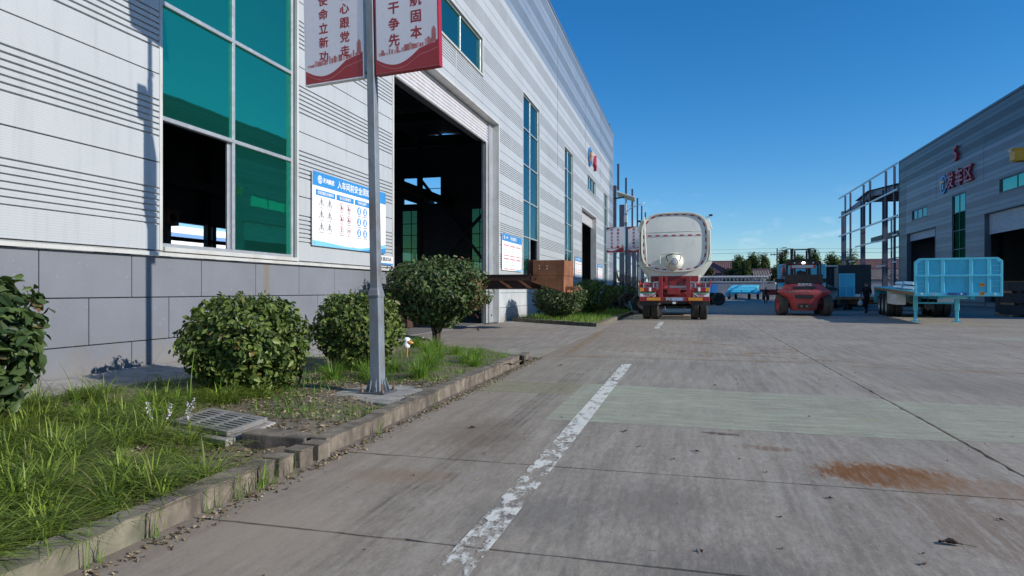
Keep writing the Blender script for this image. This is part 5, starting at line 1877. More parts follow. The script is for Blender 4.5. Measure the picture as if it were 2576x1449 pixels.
# ------------------------------------------------------------------ flatbed trailers with a cyan front board
def flatbed(label, loc, rz, pitch_, zf, detail=True, W=2.5, L=12.0, full=True, number=True):
    t = thing('flatbed_trailer', label, 'trailer', loc, rz, 'cyan flatbed trailers')
    # local: board front face at y=0, x from 0 to W, deck runs to +y
    zd = zf
    sl = pitch_
    B = MB()
    zt = zd + 1.10
    z0 = zd - .19
    poly = [(.0, z0), (W, z0), (W, zt - .12), (W - .14, zt), (.14, zt), (0, zt - .12)]
    MB().prism([(x * .98 + W * .01, z) for x, z in poly], .05, .08).build('board_sheet', M['cyan'], t)
    fr = MB()
    fr.box(0, .07, 0, .12, z0, zt - .12).box(W - .07, W, 0, .12, z0, zt - .12).box(.14, W - .14, 0, .12, zt - .07, zt).box(.07, W - .07, .0, .12, z0, z0 + .12)
    fr.add([(0, 0, zt - .12), (.14, 0, zt), (.2, 0, zt - .07), (.07, 0, zt - .19), (0, .12, zt - .12), (.14, .12, zt), (.2, .12, zt - .07), (.07, .12, zt - .19)], [(0, 1, 2, 3), (7, 6, 5, 4), (0, 4, 5, 1), (2, 6, 7, 3)])
    fr.add([(W, 0, zt - .12), (W - .14, 0, zt), (W - .2, 0, zt - .07), (W - .07, 0, zt - .19), (W, .12, zt - .12), (W - .14, .12, zt), (W - .2, .12, zt - .07), (W - .07, .12, zt - .19)], [(3, 2, 1, 0), (4, 5, 6, 7), (1, 5, 4, 0), (3, 7, 6, 2)])
    fr.build('board_frame', M['cyanl'], t, bevel=.006)
    for x in (.36, .82, 1.62, 2.12):
        MB().box(x - .055, x + .055, .0, .049, z0 + .121, zt - .071).build('board_post', M['cyanl'], t, bevel=.008)
    mid = zd + .50
    MB().box(.071, W - .071, -.012, .047, mid - .03, mid + .03).build('board_rail', M['cyanl'], t, bevel=.006)
    for a, b in ((.072, .30), (W - .31, W - .072)):
        for z in (zd + .15, zd + .32, zd + .66, zd + .83):
            MB().box(a, b, .012, .046, z - .015, z + .012).build('board_rung', M['cyanl'], t)
    if number:
        for x, z in ((1.93, zd + .19), (1.93, zd - .10)):
            d = disc(x, z, .072, -.020, 20).build('number_disc', M['amber'], t, fix=False)
            text('14', .085, 'lettering', M['ink'], d, (x, -.0225, z), .004)
        MB().prism([(.98 + .06 * math.cos(a), zd - .115 + .05 * math.sin(a)) for a in [PI / 2 + PI * k / 8 for k in range(9)]] + [(1.52 + .06 * math.cos(a), zd - .115 + .05 * math.sin(a)) for a in [-PI / 2 + PI * k / 8 for k in range(9)]], -.016, -.001).build('coupling_plate', M['blue'], t)
        for x in (1.03, 1.12, 1.2, 1.34, 1.47):
            MB().lathe([(0, -.05), (.028, -.045), (.03, -.016)], 'y', (x, 0, zd - .115), 10).build('air_coupling', M['ink'] if x != 1.34 else M['white'], t)
        MB().box(.5, .62, -.004, -.001, zd - .15, zd - .075).build('plate', M['galv'], t)
        for x in (.2, W - .22):
            MB().lathe([(0, -.02), (.028, -.018), (.034, -.001)], 'y', (x, 0, zd - .115), 12).build('marker_lamp', M['white'], t)

    def zz(y):
        return zd + sl * y
    # deck
    MB().add([(0, .13, zz(.13) - .02), (W, .13, zz(.13) - .02), (W, L, zz(L) - .02), (0, L, zz(L) - .02), (0, .13, zz(.13) - .07), (W, .13, zz(.13) - .07), (W, L, zz(L) - .07), (0, L, zz(L) - .07)], [(0, 1, 2, 3), (7, 6, 5, 4), (0, 4, 5, 1), (1, 5, 6, 2), (2, 6, 7, 3), (3, 7, 4, 0)]).build('deck', M['cyanl'], t)
    for x in (-.025, W):
        MB().add([(x, .13, zz(.13) - .065), (x + .025, .13, zz(.13) - .065), (x + .025, L, zz(L) - .065), (x, L, zz(L) - .065), (x, .13, zz(.13) - .16), (x + .025, .13, zz(.13) - .16), (x + .025, L, zz(L) - .16), (x, L, zz(L) - .16)], [(0, 1, 2, 3), (7, 6, 5, 4), (0, 4, 5, 1), (1, 5, 6, 2), (2, 6, 7, 3), (3, 7, 4, 0)]).build('side_plank', M['wood'], t)
    m = MB()
    for x in (.72, 1.66):
        m.add([(x, .2, zz(.2) - .16), (x + .12, .2, zz(.2) - .16), (x + .12, L, zz(L) - .16), (x, L, zz(L) - .16), (x, .2, zz(.2) - .3), (x + .12, .2, zz(.2) - .3), (x + .12, L, zz(L) - .55), (x, L, zz(L) - .55)], [(0, 1, 2, 3), (7, 6, 5, 4), (0, 4, 5, 1), (1, 5, 6, 2), (2, 6, 7, 3), (3, 7, 4, 0)])
    m.build('main_beam', M['cyan'], t)
    m = MB()
    for k in range(9):
        y = .9 + k * 1.3
        m.box(.02, W - .02, y - .04, y + .04, zz(y) - .16, zz(y) - .075)
    m.build('cross_bearer', M['cyan'], t)
    # landing legs
    lg = 2.35
    for x in (.38, 1.68):
        MB().box(x - .07, x + .07, lg - .07, lg + .07, .42, zz(lg) - .165).box(x - .05, x + .05, lg - .05, lg + .05, .03, .42).build('landing_leg', M['cyanl'], t, bevel=.01)
        MB().box(x - .14, x + .14, lg - .12, lg + .12, .0, .03).build('leg_foot', M['cyan'], t)
    MB().box(.45, 1.61, lg - .03, lg + .03, .66, .72).build('leg_brace', M['cyan'], t)
    MB().lathe([(.55, zd - .20), (.50, zd - .26), (.42, zd - .28), (0, zd - .28)], 'z', (W / 2, .8, 0), 20).build('king_pin_plate', M['cyanl'], t)
    # wheels and guards
    for ax in (L - 4.2, L - 2.9, L - 1.6):
        for x, s in ((.18, -1), (.50, 1), (W - .18, 1), (W - .50, -1)):
            wheel(t, x, ax, .50, .50, .29, s)
        MB().tube([(.3, ax, .5), (W - .3, ax, .5)], .07, 8).build('axle', M['black'], t)
    for x0, x1 in ((.0, .62), (W - .62, W)):
        MB().box(x0, x1, L - 5.0, L - 4.97, .58, zz(L - 5) - .165).build('mud_guard', M['white'], t)
    MB().box(.0, .35, 4.4, 6.1, .58, 1.0).build('tool_box', M['white'], t, bevel=.01)
    MB().box(.0, W, L - .02, L + .06, .55, zz(L) - .17).build('tail_frame', M['cyanl'], t)
    MB().tube([(.5, 3.1, .78), (.5, 4.2, .78)], .15, 12).build('air_tank', M['black'], t)
    MB().lathe([(0, 4.6), (.16, 4.6), (.16, 4.9), (0, 4.9)], 'y', (1.2, 0, .55), 14).build('brake_chamber', M['black'], t)
    return t


fb1 = flatbed('bright cyan flatbed trailer on landing legs, board numbered 14, at the right', (7.45, 25.3, 0), R(-8), .02, 1.15)
fb2 = flatbed('cyan flatbed trailer whose front board shows behind the forklift', (4.85, 40.0, 0), R(-16), -.03, 1.55, number=False)
# wrapped profiles lying on the near trailer's deck
for k, (x, y0, y1, z, w, h) in enumerate(((.15, 1.5, 6.5, 1.30, .3, .12), (.5, .9, 7.4, 1.30, .35, .16), (.95, .8, 7.8, 1.31, .4, .14), (.3, 2.6, 7.2, 1.46, .5, .10))):
    p = thing('wrapped_bundle', ['pale bundle nearest the edge of the near trailer deck', 'long pale bundle second from the deck edge on the near trailer', 'long pale bundle farthest from the deck edge on the near trailer', 'pale bundle lying on top of the others on the near trailer'][k], 'bundle', (7.45, 25.3, 0), R(-8))
    MB().add([(x, y0, z + .02 * y0 - .15), (x + w, y0, z + .02 * y0 - .15), (x + w, y1, z + .02 * y1 - .15), (x, y1, z + .02 * y1 - .15), (x + .05, y0 + .1, z + .02 * y0 + h - .15), (x + w - .05, y0 + .2, z + .02 * y0 + h * .8 - .15), (x + w - .05, y1 - .1, z + .02 * y1 + h - .15), (x + .05, y1, z + .02 * y1 + h * .9 - .15)], [(3, 2, 1, 0), (4, 5, 6, 7), (0, 1, 5, 4), (1, 2, 6, 5), (2, 3, 7, 6), (3, 0, 4, 7)]).build('wrapping', M['wrap'], p, bevel=.03, seg=2)
    MB().box(x - .006, x + w + .006, (y0 + y1) / 2, (y0 + y1) / 2 + .06, z + .01 * (y0 + y1) - .152, z + .01 * (y0 + y1) + h - .145).build('strap', M['cyanl'], p)

# ================================================================== BUILDING 5 (right), faces -x
S5 = 21 / 17.0
X5 = 21.0


def z5(z):
    return 1.15 + (z - 1.15) * S5


b5 = thing('dispatch_building', 'shaded grey metal hall with slate upper band and red figure 5', 'building', (X5, 0, 0), R(-90))
Y0_, Y1_ = 29.5, 61.6 * S5            # near and far end in world y; local x = -y
O5 = [(-50.1 * S5, -47.95 * S5, 1.0, z5(7.46)), (-58.3 * S5, -54.95 * S5, z5(6.7), z5(7.42)), (-43.15 * S5, -37.2 * S5, z5(6.69), z5(7.44)),
      (-59.6 * S5, -53.25 * S5, 0, z5(5.71)), (-45.1 * S5, -36.5 * S5, 0, z5(5.71)), (-34.0 * S5, -32.2 * S5, 1.0, z5(7.46))]


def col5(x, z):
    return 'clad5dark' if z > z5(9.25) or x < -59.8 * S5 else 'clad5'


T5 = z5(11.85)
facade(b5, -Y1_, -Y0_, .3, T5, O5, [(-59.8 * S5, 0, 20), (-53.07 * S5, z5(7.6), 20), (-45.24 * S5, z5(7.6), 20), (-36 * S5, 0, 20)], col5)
MB().box(-Y1_, -Y0_, .03, .19, -.05, .295).build('plinth', M['plinth'], b5)
window(b5, *O5[0], [-49.05 * S5], [z5(3.88), z5(5.09), z5(6.29), z5(2.7)], trim='trimdark', frame='trimdark')
window(b5, *O5[5], [-33.1 * S5], [z5(3.88), z5(5.09), z5(6.29)], trim='trimdark', frame='trimdark')
window(b5, *O5[1], [-57.2 * S5, -56.1 * S5], [], trim='trimdark', frame='trimdark')
window(b5, *O5[2], [-41.2 * S5, -39.2 * S5], [], trim='trimdark', frame='trimdark')
shutter_door(b5, O5[3][0], O5[3][1], O5[3][3], .72, trimmat='trimdark', slats=8)
shutter_door(b5, O5[4][0], O5[4][1], O5[4][3], 1.5, trimmat='trimdark', slats=12)
MB().box(-Y1_, -Y0_, -.04, .25, T5, T5 + .18).build('roof_coping', M['clad5dark'], b5)
MB().box(-Y1_ - .08, -Y1_, -.02, .25, 0, T5).build('corner_trim', M['trimdark'], b5)
for x in (-53.07 * S5, -45.24 * S5, -59.8 * S5):
    MB().box(x - .03, x + .03, -.008, .01, z5(7.7), T5 - .02).build('joint_strip', M['trimdark'], b5)
MB().box(-Y1_, -Y0_, .25, 24, T5 - .7, T5 - .5).build('roof', M['steeldark'], b5)
MB().box(-Y0_, -Y0_ + .15, .2, 24, 0, T5 - .5).build('end_wall', M['clad5'], b5)
MB().box(-Y1_ - .07, -Y1_ + .1, .26, 24, 0, T5 - .5).build('end_wall', M['clad5'], b5)
m = MB()
for a, b, p, q in ((-80, -Y0_, 0, 2.2), (-80, -Y0_, 5.4, T5 - .5)):
    m.box(max(a, -Y1_), b, 24, 24.2, p, q)
m.build('back_wall', M['core'], b5)
x = -Y1_ + .6
while x < -Y0_ - 3:
    f = MB()
    for q in (x, x + 1.45, x + 2.9):
        f.box(q - .04, q + .04, 24.02, 24.15, 2.2, 5.4)
    f.box(x, x + 2.9, 24.03, 24.14, 3.8, 3.88)
    w = f.build('window', M['steeldark'], b5)
    MB().box(x, x + 2.9, 24.08, 24.09, 2.2, 5.4).build('pane', M['panegreen'], w)
    MB().box(x + 2.95, x + 4.4, 24, 24.2, 2.2, 5.4).build('pier', M['core'], b5)
    x += 4.4
MB().box(-Y1_, -Y0_, .3, 24, -.03, -.012).build('floor', M['concrete_in'], b5)
for yy in range(8):
    MB().box(-Y1_ + 2 + yy * 6.2, -Y1_ + 2.35 + yy * 6.2, 8, 8.35, 0, T5 - 1).build('steel_column', M['steeldark'], b5)
n5 = thing('facade_number', 'red figure 5 high on the shaded hall', 'number', (X5 - .12, 49.2 * S5, z5(10.1)), R(-90))
text('5', 1.65, 'figure', M['letterred'], n5, (0, 0, 0), .03, .09, 1, 1.15, step=.002)
for ch, y, z, lb in (('发', 50.08, 8.46, 'first'), ('车', 48.53, 8.44, 'middle'), ('区', 47.14, 8.43, 'last')):
    t = thing('facade_character', f'{lb} of the three red characters below the figure 5', 'sign letter', (X5 - .12, y * S5, z5(z)), R(-90))
    text(ch, 1.45, 'figure', M['letterred'], t, (0, 0, 0), .028, .09, 1, 1.15, step=.002)
e5 = thing('facade_emblem', 'blue ring emblem left of the red characters on the shaded hall', 'emblem', (X5 - .12, 51.5 * S5, z5(8.47)), R(-90))
emblem(e5, 0, 0, .78, 0, M['blue'], M['bluelight'], M['orange'], .10)

# open steel frame continuing the hall
sf = thing('unfinished_hall', 'open unfinished steel frame with bare girts beyond the shaded hall', 'steel frame', (X5, 0, 0), R(-90))
F0, F1 = 61.75 * S5, 84.2 * S5
for y in (84.0, 75.1, 67.15):
    for dep in (.2, 12, 23):
        c = MB()
        c.box(-y * S5 - .2, -y * S5 - .16, dep, dep + .5, 0, z5(10.4)).box(-y * S5 + .16, -y * S5 + .2, dep, dep + .5, 0, z5(10.4)).box(-y * S5 - .16, -y * S5 + .16, dep + .23, dep + .27, 0, z5(10.4))
        c.build('column', M['steel'], sf)
    pass
for y in (81.5, 79.05, 73.4, 70.95, 65.6, 63.05):
    MB().box(-y * S5 - .1, -y * S5 + .1, -.05, .16, 0 if y not in (70.95, 73.4) else z5(7.5), T5).build('wind_post', M['steel'], sf)
for z in (11.9, 9.69, 7.48):
    MB().box(-F1, -F0, -.16, -.052, z5(z) - .09, z5(z) + .09).build('girt', M['galv'], sf)
for a, b, z in ((76.4, 68.35, 5.75), (84.2, 81.3, 4.0), (79.2, 76.5, 4.3), (68.2, 65.5, 5.7), (68.2, 65.5, 3.4), (63.2, 61.8, 5.9), (63.2, 61.8, 3.6)):
    MB().box(-a * S5, -b * S5, -.15, -.055, z5(z) - .07, z5(z) + .07).build('girt', M['galv'], sf)
for dep in (12, 23):
    for z in (9.0, 7.4):
        MB().box(-F1, -F0, dep, dep + .2, z5(z) - (.3 if z < 8 else .08), z5(z) + (.3 if z < 8 else .08)).build('crane_beam', M['steeldark'], sf)
for dep in (.2, 7.6):
    for a_, za_, b_, zb_ in ((83.4, 10.15, 71.4, 10.95), (71.4, 10.95, 61.8, 10.15)):
        MB().bar((-a_ * S5, dep + .2, z5(za_) - .35), (-b_ * S5, dep + .2, z5(zb_) - .35), .25, .6).build('rafter', M['steel'], sf)
for a_, za_, b_, zb_ in ((76.6, 10.62, 71.4, 10.97), (71.4, 10.97, 61.8, 10.2)):
    MB().add([(-a_ * S5, -.1, z5(za_)), (-b_ * S5, -.1, z5(zb_)), (-b_ * S5, 8, z5(zb_)), (-a_ * S5, 8, z5(za_))], [(0, 1, 2, 3)]).build('roof_sheet', M['steel'], sf)
for k in range(12):
    y_ = 76.4 - k * 1.3
    zz_ = 10.97 - abs(y_ - 71.4) * (.35 / 5.2 if y_ > 71.4 else .77 / 9.6)
    MB().box(-y_ * S5 - .06, -y_ * S5 + .06, .3, 8, z5(zz_) - .24, z5(zz_) - .04).build('purlin', M['steeldark'], sf)
for z, a, b in ((8.2, 12.3, 23), (5.2, .6, 12)):
    MB().bar((-83.5 * S5, 23, z5(z)), (-75 * S5, 23, z5(z - 5)), .2).bar((-75 * S5, 23.2, z5(z)), (-67 * S5, 23.2, z5(z - 5)), .2).build('cross_brace', M['steel'], sf)
MB().box(-F1 - 8, -F0, 6, 6.3, 8.45, 9.25).build('crane_beam', M['steeldark'], sf)
for y_ in (82.6, 77.4, 71.9, 69.2, 64.3):
    MB().box(-y_ * S5 - .07, -y_ * S5 + .07, 6.1, 6.3, 0, z5(9.4)).build('wind_post', M['steel'], sf)
for z_ in (3.2, 5.6, 7.0, 11.0):
    MB().box(-F1, -F0, 5.98, 6.09, z_ - .06, z_ + .06).build('girt', M['steel'], sf)
fw = MB()
fw.box(-72.5 * S5, -67.5 * S5, 23.6, 23.7, 3.0, z5(5.6))
fw.build('rear_sheet', M['panegreen'], sf)
g2 = MB()
for y in (72.5, 70, 67.5):
    g2.box(-y * S5 - .05, -y * S5 + .05, 23.5, 23.6, 2.5, z5(5.6))
for z in (3.0, 4.4, 5.9):
    g2.box(-72.5 * S5, -67.5 * S5, 23.49, 23.59, z, z + .1)
g2.build('rear_grid', M['steeldark'], sf)
MB().box(-66.4 * S5, -61.8 * S5, 20, 20.2, 0, z5(5.7)).build('rear_screen', M['steeldark'], sf)

# unfinished columns continuing the workshop on the left
uf = thing('unfinished_hall', 'row of bare blue-grey steel columns behind the workshop corner', 'steel frame', (BX, 0, 0), R(90))
for k, y in enumerate((62, 69.9, 77.8, 85.7, 93.6, 101.5)):
    top = [11.0, 10.2, 8.6, 8.0, 8.0, 8.0][k]
    MB().box(y - .22, y + .22, -.02, .5, 2.9, top).build('column', M['steel'], uf)
    MB().box(y - .225, y + .225, -.03, .505, 0, 2.899).build('column_foot', M['steeldark'], uf)
    MB().box(y + .25, y + .42, -.25, -.05, 10.6 if k == 0 else 8.0, 13.1).build('stub_post', M['steel'], uf)
    MB().box(y + .22, y + .3, -.2, .2, 8.1 if k else 10.8, 8.3 if k else 10.95).build('splice', M['steel'], uf)
for z in (6.2, 4.6, 3.2):
    MB().box(60, 103, .5, .62, z - .06, z + .06).build('girt', M['galv'], uf)
for k in range(5):
    y = 62 + 7.9 * k
    MB().bar((y, .56, 2.2), (y + 7.9, .56, 6.2), .12).bar((y + 7.9, .6, 2.2), (y, .6, 6.2), .12).build('cross_brace', M['steeldark'], uf)

# yellow gantry crane, only its girder end in view
gc = thing('gantry_crane', 'orange-yellow crane girder poking in from the right edge', 'crane', (0, 37, 0))
MB().box(15.1, 19.5, -.25, .25, 7.45, 7.95).box(15.0, 19.5, -.32, .32, 7.95, 8.0).box(15.2, 19.5, -.32, .32, 7.40, 7.449).build('girder', M['yellow'], gc)
MB().box(14.98, 15.08, -.1, .1, 7.88, 7.94).build('end_stop', M['white'], gc)
for s in (-1, 1):
    MB().bar((18.6, 0, 7.4), (18.6, s * 1.8, .35), .25, .25).build('leg', M['yellow'], gc)
MB().box(18.4, 18.8, -2.2, 2.2, .12, .4).build('end_carriage', M['yellow'], gc)
for s in (-1, 1):
    wheel(gc, 18.6, s * 1.9, .14, .14, .1)

# ================================================================== YARD OBJECTS
def crate(label, x, y, z, w, d, h, rz, group=None):
    t = thing('dark_crate', label, 'crate', (x, y, z), rz, group)
    MB().box(-w / 2, w / 2, -d / 2, d / 2, .1, h - .02).build('box', M['crate'], t)
    m = MB()
    for k in (-1, 0, 1):
        m.box(k * (w / 2 - .06) - .05, k * (w / 2 - .06) + .05, -d / 2 - .01, d / 2 + .01, 0, .1)
    m.build('pallet', M['wood'], t)
    m = MB()
    for k in (-1, 1):
        m.box(k * (w / 2 - .05) - .04, k * (w / 2 - .05) + .04, -d / 2 - .02, -d / 2 - .001, .1, h - .02)
    m.box(-w / 2, w / 2, -d / 2 - .021, -d / 2 - .002, h - .12, h - .03)
    m.build('batten', M['crate'], t)
    MB().box(w * .05, w * .3, -d / 2 - .024, -d / 2 - .0215, h * .5, h * .72).build('label', M['white'], t)
    MB().box(-w / 2 - .02, w / 2 + .02, -d / 2 - .02, d / 2 + .02, h - .02, h).build('lid', M['wood'] if z > .6 else M['crate'], t)
    return t


for i, (lbl, dx, z) in enumerate((('bottom dark crate with a white label in the stack at the right edge', 0, 0), ('middle dark crate with a white label in the stack at the right edge', .05, .52), ('top dark crate with a white label in the stack at the right edge', -.03, 1.04))):
    crate(lbl, 14.35 + dx, 33.9, z, 1.6, 1.4, .52, R(-6), 'stacked dark crates')
crate('single dark crate behind the stack at the right edge', 15.2, 36.5, 0, 1.4, 1.4, .9, R(4))
bk = thing('paint_bucket', 'pale bucket standing in the shade behind the near trailer', 'bucket', (13.3, 39.5, 0))
MB().lathe([(0, 0), (.18, 0), (.22, .45), (.20, .45), (.17, .03), (0, .03)], 'z', (0, 0, 0), 18).build('body', M['rimgrey'], bk, smooth=40)
MB().tube([(-.22, 0, .42), (-.15, -.1, .55), (0, -.14, .6), (.15, -.1, .55), (.22, 0, .42)], .008, 5).build('handle', M['pole2'], bk)

# dark container box behind the second trailer
ct = thing('storage_container', 'dark slate container box standing behind the man with the bag', 'container', (11.15, 50.5, 0), R(-8))
W_, D_, H_ = 2.05, 5.5, 2.95
MB().box(-W_ / 2 + .05, W_ / 2 - .05, .05, D_, .25, H_ - .05).build('body', M['container'], ct)
for k in range(14):
    x = -W_ / 2 + .12 + k * (W_ - .24) / 13
    MB().box(x - .05, x + .05, .01, .049, .3, H_ - .12).build('corrugation', M['container'], ct)
m = MB()
for s in (-1, 1):
    m.box(s * (W_ / 2 - .06) - .06, s * (W_ / 2 - .06) + .06, -.02, .1, .2, H_)
m.box(-W_ / 2, W_ / 2, -.021, .1, H_ - .12, H_ + .001).box(-W_ / 2, W_ / 2, -.021, .1, .19, .32).box(-W_ / 2, W_ / 2, -.015, .06, 1.0, 1.1).box(-W_ / 2, W_ / 2, -.015, .06, 1.9, 2.0)
m.build('frame', M['container'], ct)
MB().box(-W_ / 2 + .2, W_ / 2 - .2, .3, 5, 0, .25).build('skid', M['steeldark'], ct)
c2 = thing('storage_container', 'taller brown-grey container shed left of the dark slate one', 'container', (13.6, 60, 0), R(-6))
MB().box(-2.6, .2, 0, 4, .1, 3.15).build('body', M['crate'], c2)
for k in range(8):
    MB().box(-2.55 + k * .34, -2.40 + k * .34, -.05, -.001, .2, 3.0).build('corrugation', M['container'], c2)
MB().box(-2.7, .3, -.12, 4.1, 3.15, 3.28).build('roof', M['galv'], c2)
MB().box(-2.62, .22, -.08, -.051, 1.2, 1.32).build('orange_band', M['wood'], c2)
# low orange trailer with an upright cyan gate
lb = thing('low_trailer', 'low orange-brown trailer with an upright cyan tailgate near the man with the bag', 'trailer', (9.3, 42.5, 0), R(-10))
MB().box(-.9, 3.6, -.3, 2.0, .62, .78).build('deck', M['wood'], lb)
MB().box(-.7, 3.2, .0, 1.6, .35, .619).build('chassis', M['rust'], lb)
gt = MB()
gt.box(-.75, -.68, -.28, -.2, .79, 2.15).box(.02, .09, -.28, -.2, .79, 2.15).box(-.68, .02, -.279, -.2, 2.08, 2.15).box(-.68, .02, -.279, -.2, 1.35, 1.42).box(-.38, -.33, -.275, -.2, .79, 2.08)
gt = gt.build('tailgate', M['cyanl'], lb)
MB().box(-.69, .03, -.22, -.19, .79, 2.08).build('tailgate_sheet', M['cyan'], gt)
MB().box(.1, 2.6, -.3, -.25, .79, .95).build('side_board', M['wrap'], lb)
for x in (-.4, 1.6):
    wheel(lb, x, .1, .34, .34, .22, -1)
    wheel(lb, x + .3, 1.5, .34, .34, .22, 1)

# loose axles
def axle(label, x, y, rz, r=.5, mat='rubber', rim='rimgrey'):
    t = thing('trailer_axle', label, 'axle', (x, y, 0), rz)
    wheel(t, .9, 0, r, r, .3, 1, mat, rim)
    wheel(t, -.9, 0, r, r, .3, -1, mat, rim)
    MB().tube([(-.8, 0, r), (.8, 0, r)], .08, 10).box(-.5, -.38, -.4, .4, r + .05, r + .2).box(.38, .5, -.4, .4, r + .05, r + .2).build('beam', M['flblack'], t)
    return t


axle('loose axle with a pale rim lying between the far bed and the tanker', -2.75, 34.6, R(-62), .52, 'rubber', 'rimgrey')
axle('dark axle in front of the pale-rimmed one beside the lamp post', -3.6, 38.2, R(20), .5, 'rubberdusty', 'flblack')
axle('dark twin-wheel axle standing right of the tanker', 1.95, 54.0, R(-75), .50, 'rubber', 'flblack')
cn = thing('axle_frame', 'dark red bogie frame behind the far planting bed', 'frame', (-3.9, 42, 0), R(10))
MB().box(-1.4, 1.4, -.12, .12, .7, .95).box(-1.4, -1.2, -.5, 1.8, .72, .9).box(1.2, 1.4, -.5, 1.8, .72, .9).build('beam', M['red'], cn, bevel=.01)
MB().bar((-1.2, 0, .9), (-.6, .2, 1.7), .1).bar((.9, 0, .9), (.3, .2, 1.5), .1).build('arm', M['flblack'], cn)
for s in (-1, 1):
    MB().box(s * 1.3 - .1, s * 1.3 + .1, -.4, .4, 0, .7).build('stand', M['flblack'], cn)
ln = thing('blue_strut', 'short blue steel strut leaning at the end of the far kerb', 'strut', (-2.75, 33.9, 0))
MB().bar((0, 0, 0), (-.22, .1, .62), .07, .05).build('bar', M['cyan'], ln)
MB().box(-.08, .08, -.06, .06, 0, .02).build('foot', M['cyan'], ln)
sb = thing('kerb_block', 'pale loose concrete block at the end of the far kerb', 'block', (-2.62, 33.4, 0), R(20))
MB().box(-.14, .14, -.1, .1, 0, .14).build('block', M['pave'], sb, bevel=.02)

# far cyan low-bed trailer with a raised gooseneck
lw = thing('lowbed_trailer', 'far bright cyan low-bed trailer with sloping ramps near the boundary wall', 'trailer', (6.6, 92, 0), R(-12))
MB().add([(-2.0, 1.5, 1.2), (1.6, 1.5, 1.2), (1.6, 6, 1.95), (-2.0, 6, 1.95), (-2.0, 1.5, .85), (1.6, 1.5, .85), (1.6, 6, 1.45), (-2.0, 6, 1.45)], [(0, 1, 2, 3), (7, 6, 5, 4), (0, 4, 5, 1), (1, 5, 6, 2), (2, 6, 7, 3), (3, 7, 4, 0)]).build('sloping_deck', M['cyanl'], lw, bevel=.02)
for x in (-.6, .7, 2.0):
    MB().add([(x - .55, -.6, .95), (x + .55, -.6, .95), (x + .55, .9, 1.30), (x - .55, .9, 1.30), (x - .55, -.6, .72), (x + .55, -.6, .72), (x + .55, .9, 1.12), (x - .55, .9, 1.12)], [(0, 1, 2, 3), (7, 6, 5, 4), (0, 4, 5, 1), (1, 5, 6, 2), (2, 6, 7, 3), (3, 7, 4, 0)]).build('ramp', M['cyan'], lw)
MB().box(-1.2, 2.6, .9, 1.4, .9, 1.25).box(-2.0, -1.6, 0, 5, .3, .9).build('chassis', M['cyan'], lw)
for x in (-1.7, -.8, .9, 2.0):
    wheel(lw, x, 1.3, .42, .42, .3)
for x in (-1.0, .1, 1.1, 2.1):
    MB().box(x - .14, x + .14, .86, .9, .70, .78).build('tail_lamp', M['white'], lw)
rd = thing('flatbed_trailer', 'far dark red flatbed trailer behind the walking man', 'trailer', (10.6, 86, 0), R(-8))
MB().box(-2.2, 2.2, 0, 6, 1.05, 1.3).build('deck', M['red'], rd, bevel=.02)
MB().box(-1.6, 1.6, .3, 5.5, .6, 1.05).build('chassis', M['red'], rd)
for x in (-1.8, -1.3, 1.3, 1.8):
    wheel(rd, x, 1.0, .48, .48, .3)
MB().bar((.8, .2, 1.3), (.5, .2, 1.75), .12).box(1.2, 1.7, .1, .4, 1.3, 1.6).build('winch', M['redbright'], rd)

# ================================================================== FAR BACKGROUND
bw = thing('boundary_wall', 'grey boundary wall with tiled coping and open balustrade at the yard end', 'wall', (2.0, 118, 0))
MB().box(-30, 10.6, 0, .4, 0, 2.55).build('wall', M['farwall'], bw)
MB().box(-30, 10.7, -.1, .5, 2.55, 2.72).build('ledge', M['trim'], bw)
for k in range(40):
    x = 10.3 - k * .62
    MB().add([(x - .08, .1, 2.72), (x + .08, .1, 2.72), (x + .24, .1, 3.3), (x - .24, .1, 3.3), (x - .08, .3, 2.72), (x + .08, .3, 2.72), (x + .24, .3, 3.3), (x - .24, .3, 3.3)], [(0, 1, 2, 3), (7, 6, 5, 4), (0, 3, 7, 4), (1, 5, 6, 2)]).build('baluster', M['trim'], bw)
MB().box(-30, 10.8, -.1, .5, 3.3, 3.42).add([(-30, -.3, 3.42), (10.9, -.3, 3.42), (10.9, .2, 3.7), (-30, .2, 3.7), (10.9, .7, 3.42), (-30, .7, 3.42)], [(0, 1, 2, 3), (3, 2, 4, 5), (1, 4, 2)]).build('coping', M['farwall'], bw)
for k in range(66):
    x = 10.6 - k * .42
    MB().box(x - .1, x + .1, -.36, -.3, 3.40, 3.52).build('eave_tile', M['white'], bw)
MB().tube([(10.8, .2, 3.6), (11.2, .2, 3.7), (11.4, .2, 4.0)], .06, 6).build('ridge_curl', M['white'], bw)
w2 = thing('boundary_wall', 'plain grey wall right of the balustrade wall', 'wall', (12.6, 119, 0))
MB().box(.1, 60, 0, .3, 0, 2.4).box(.1, 60, -.05, .35, 2.4, 2.5).build('wall', M['farwall'], w2)
bc = thing('blue_cabinet', 'blue metal cabinet against the boundary wall right of the tanker', 'cabinet', (3.6, 117, 0))
MB().box(-1.1, 1.1, -.8, .0, 0, 2.2).build('body', M['blue'], bc)
for x in (-.55, .55):
    MB().box(x - .5, x + .5, -.83, -.801, .1, 2.1).build('door', M['blue'], bc, bevel=.01)


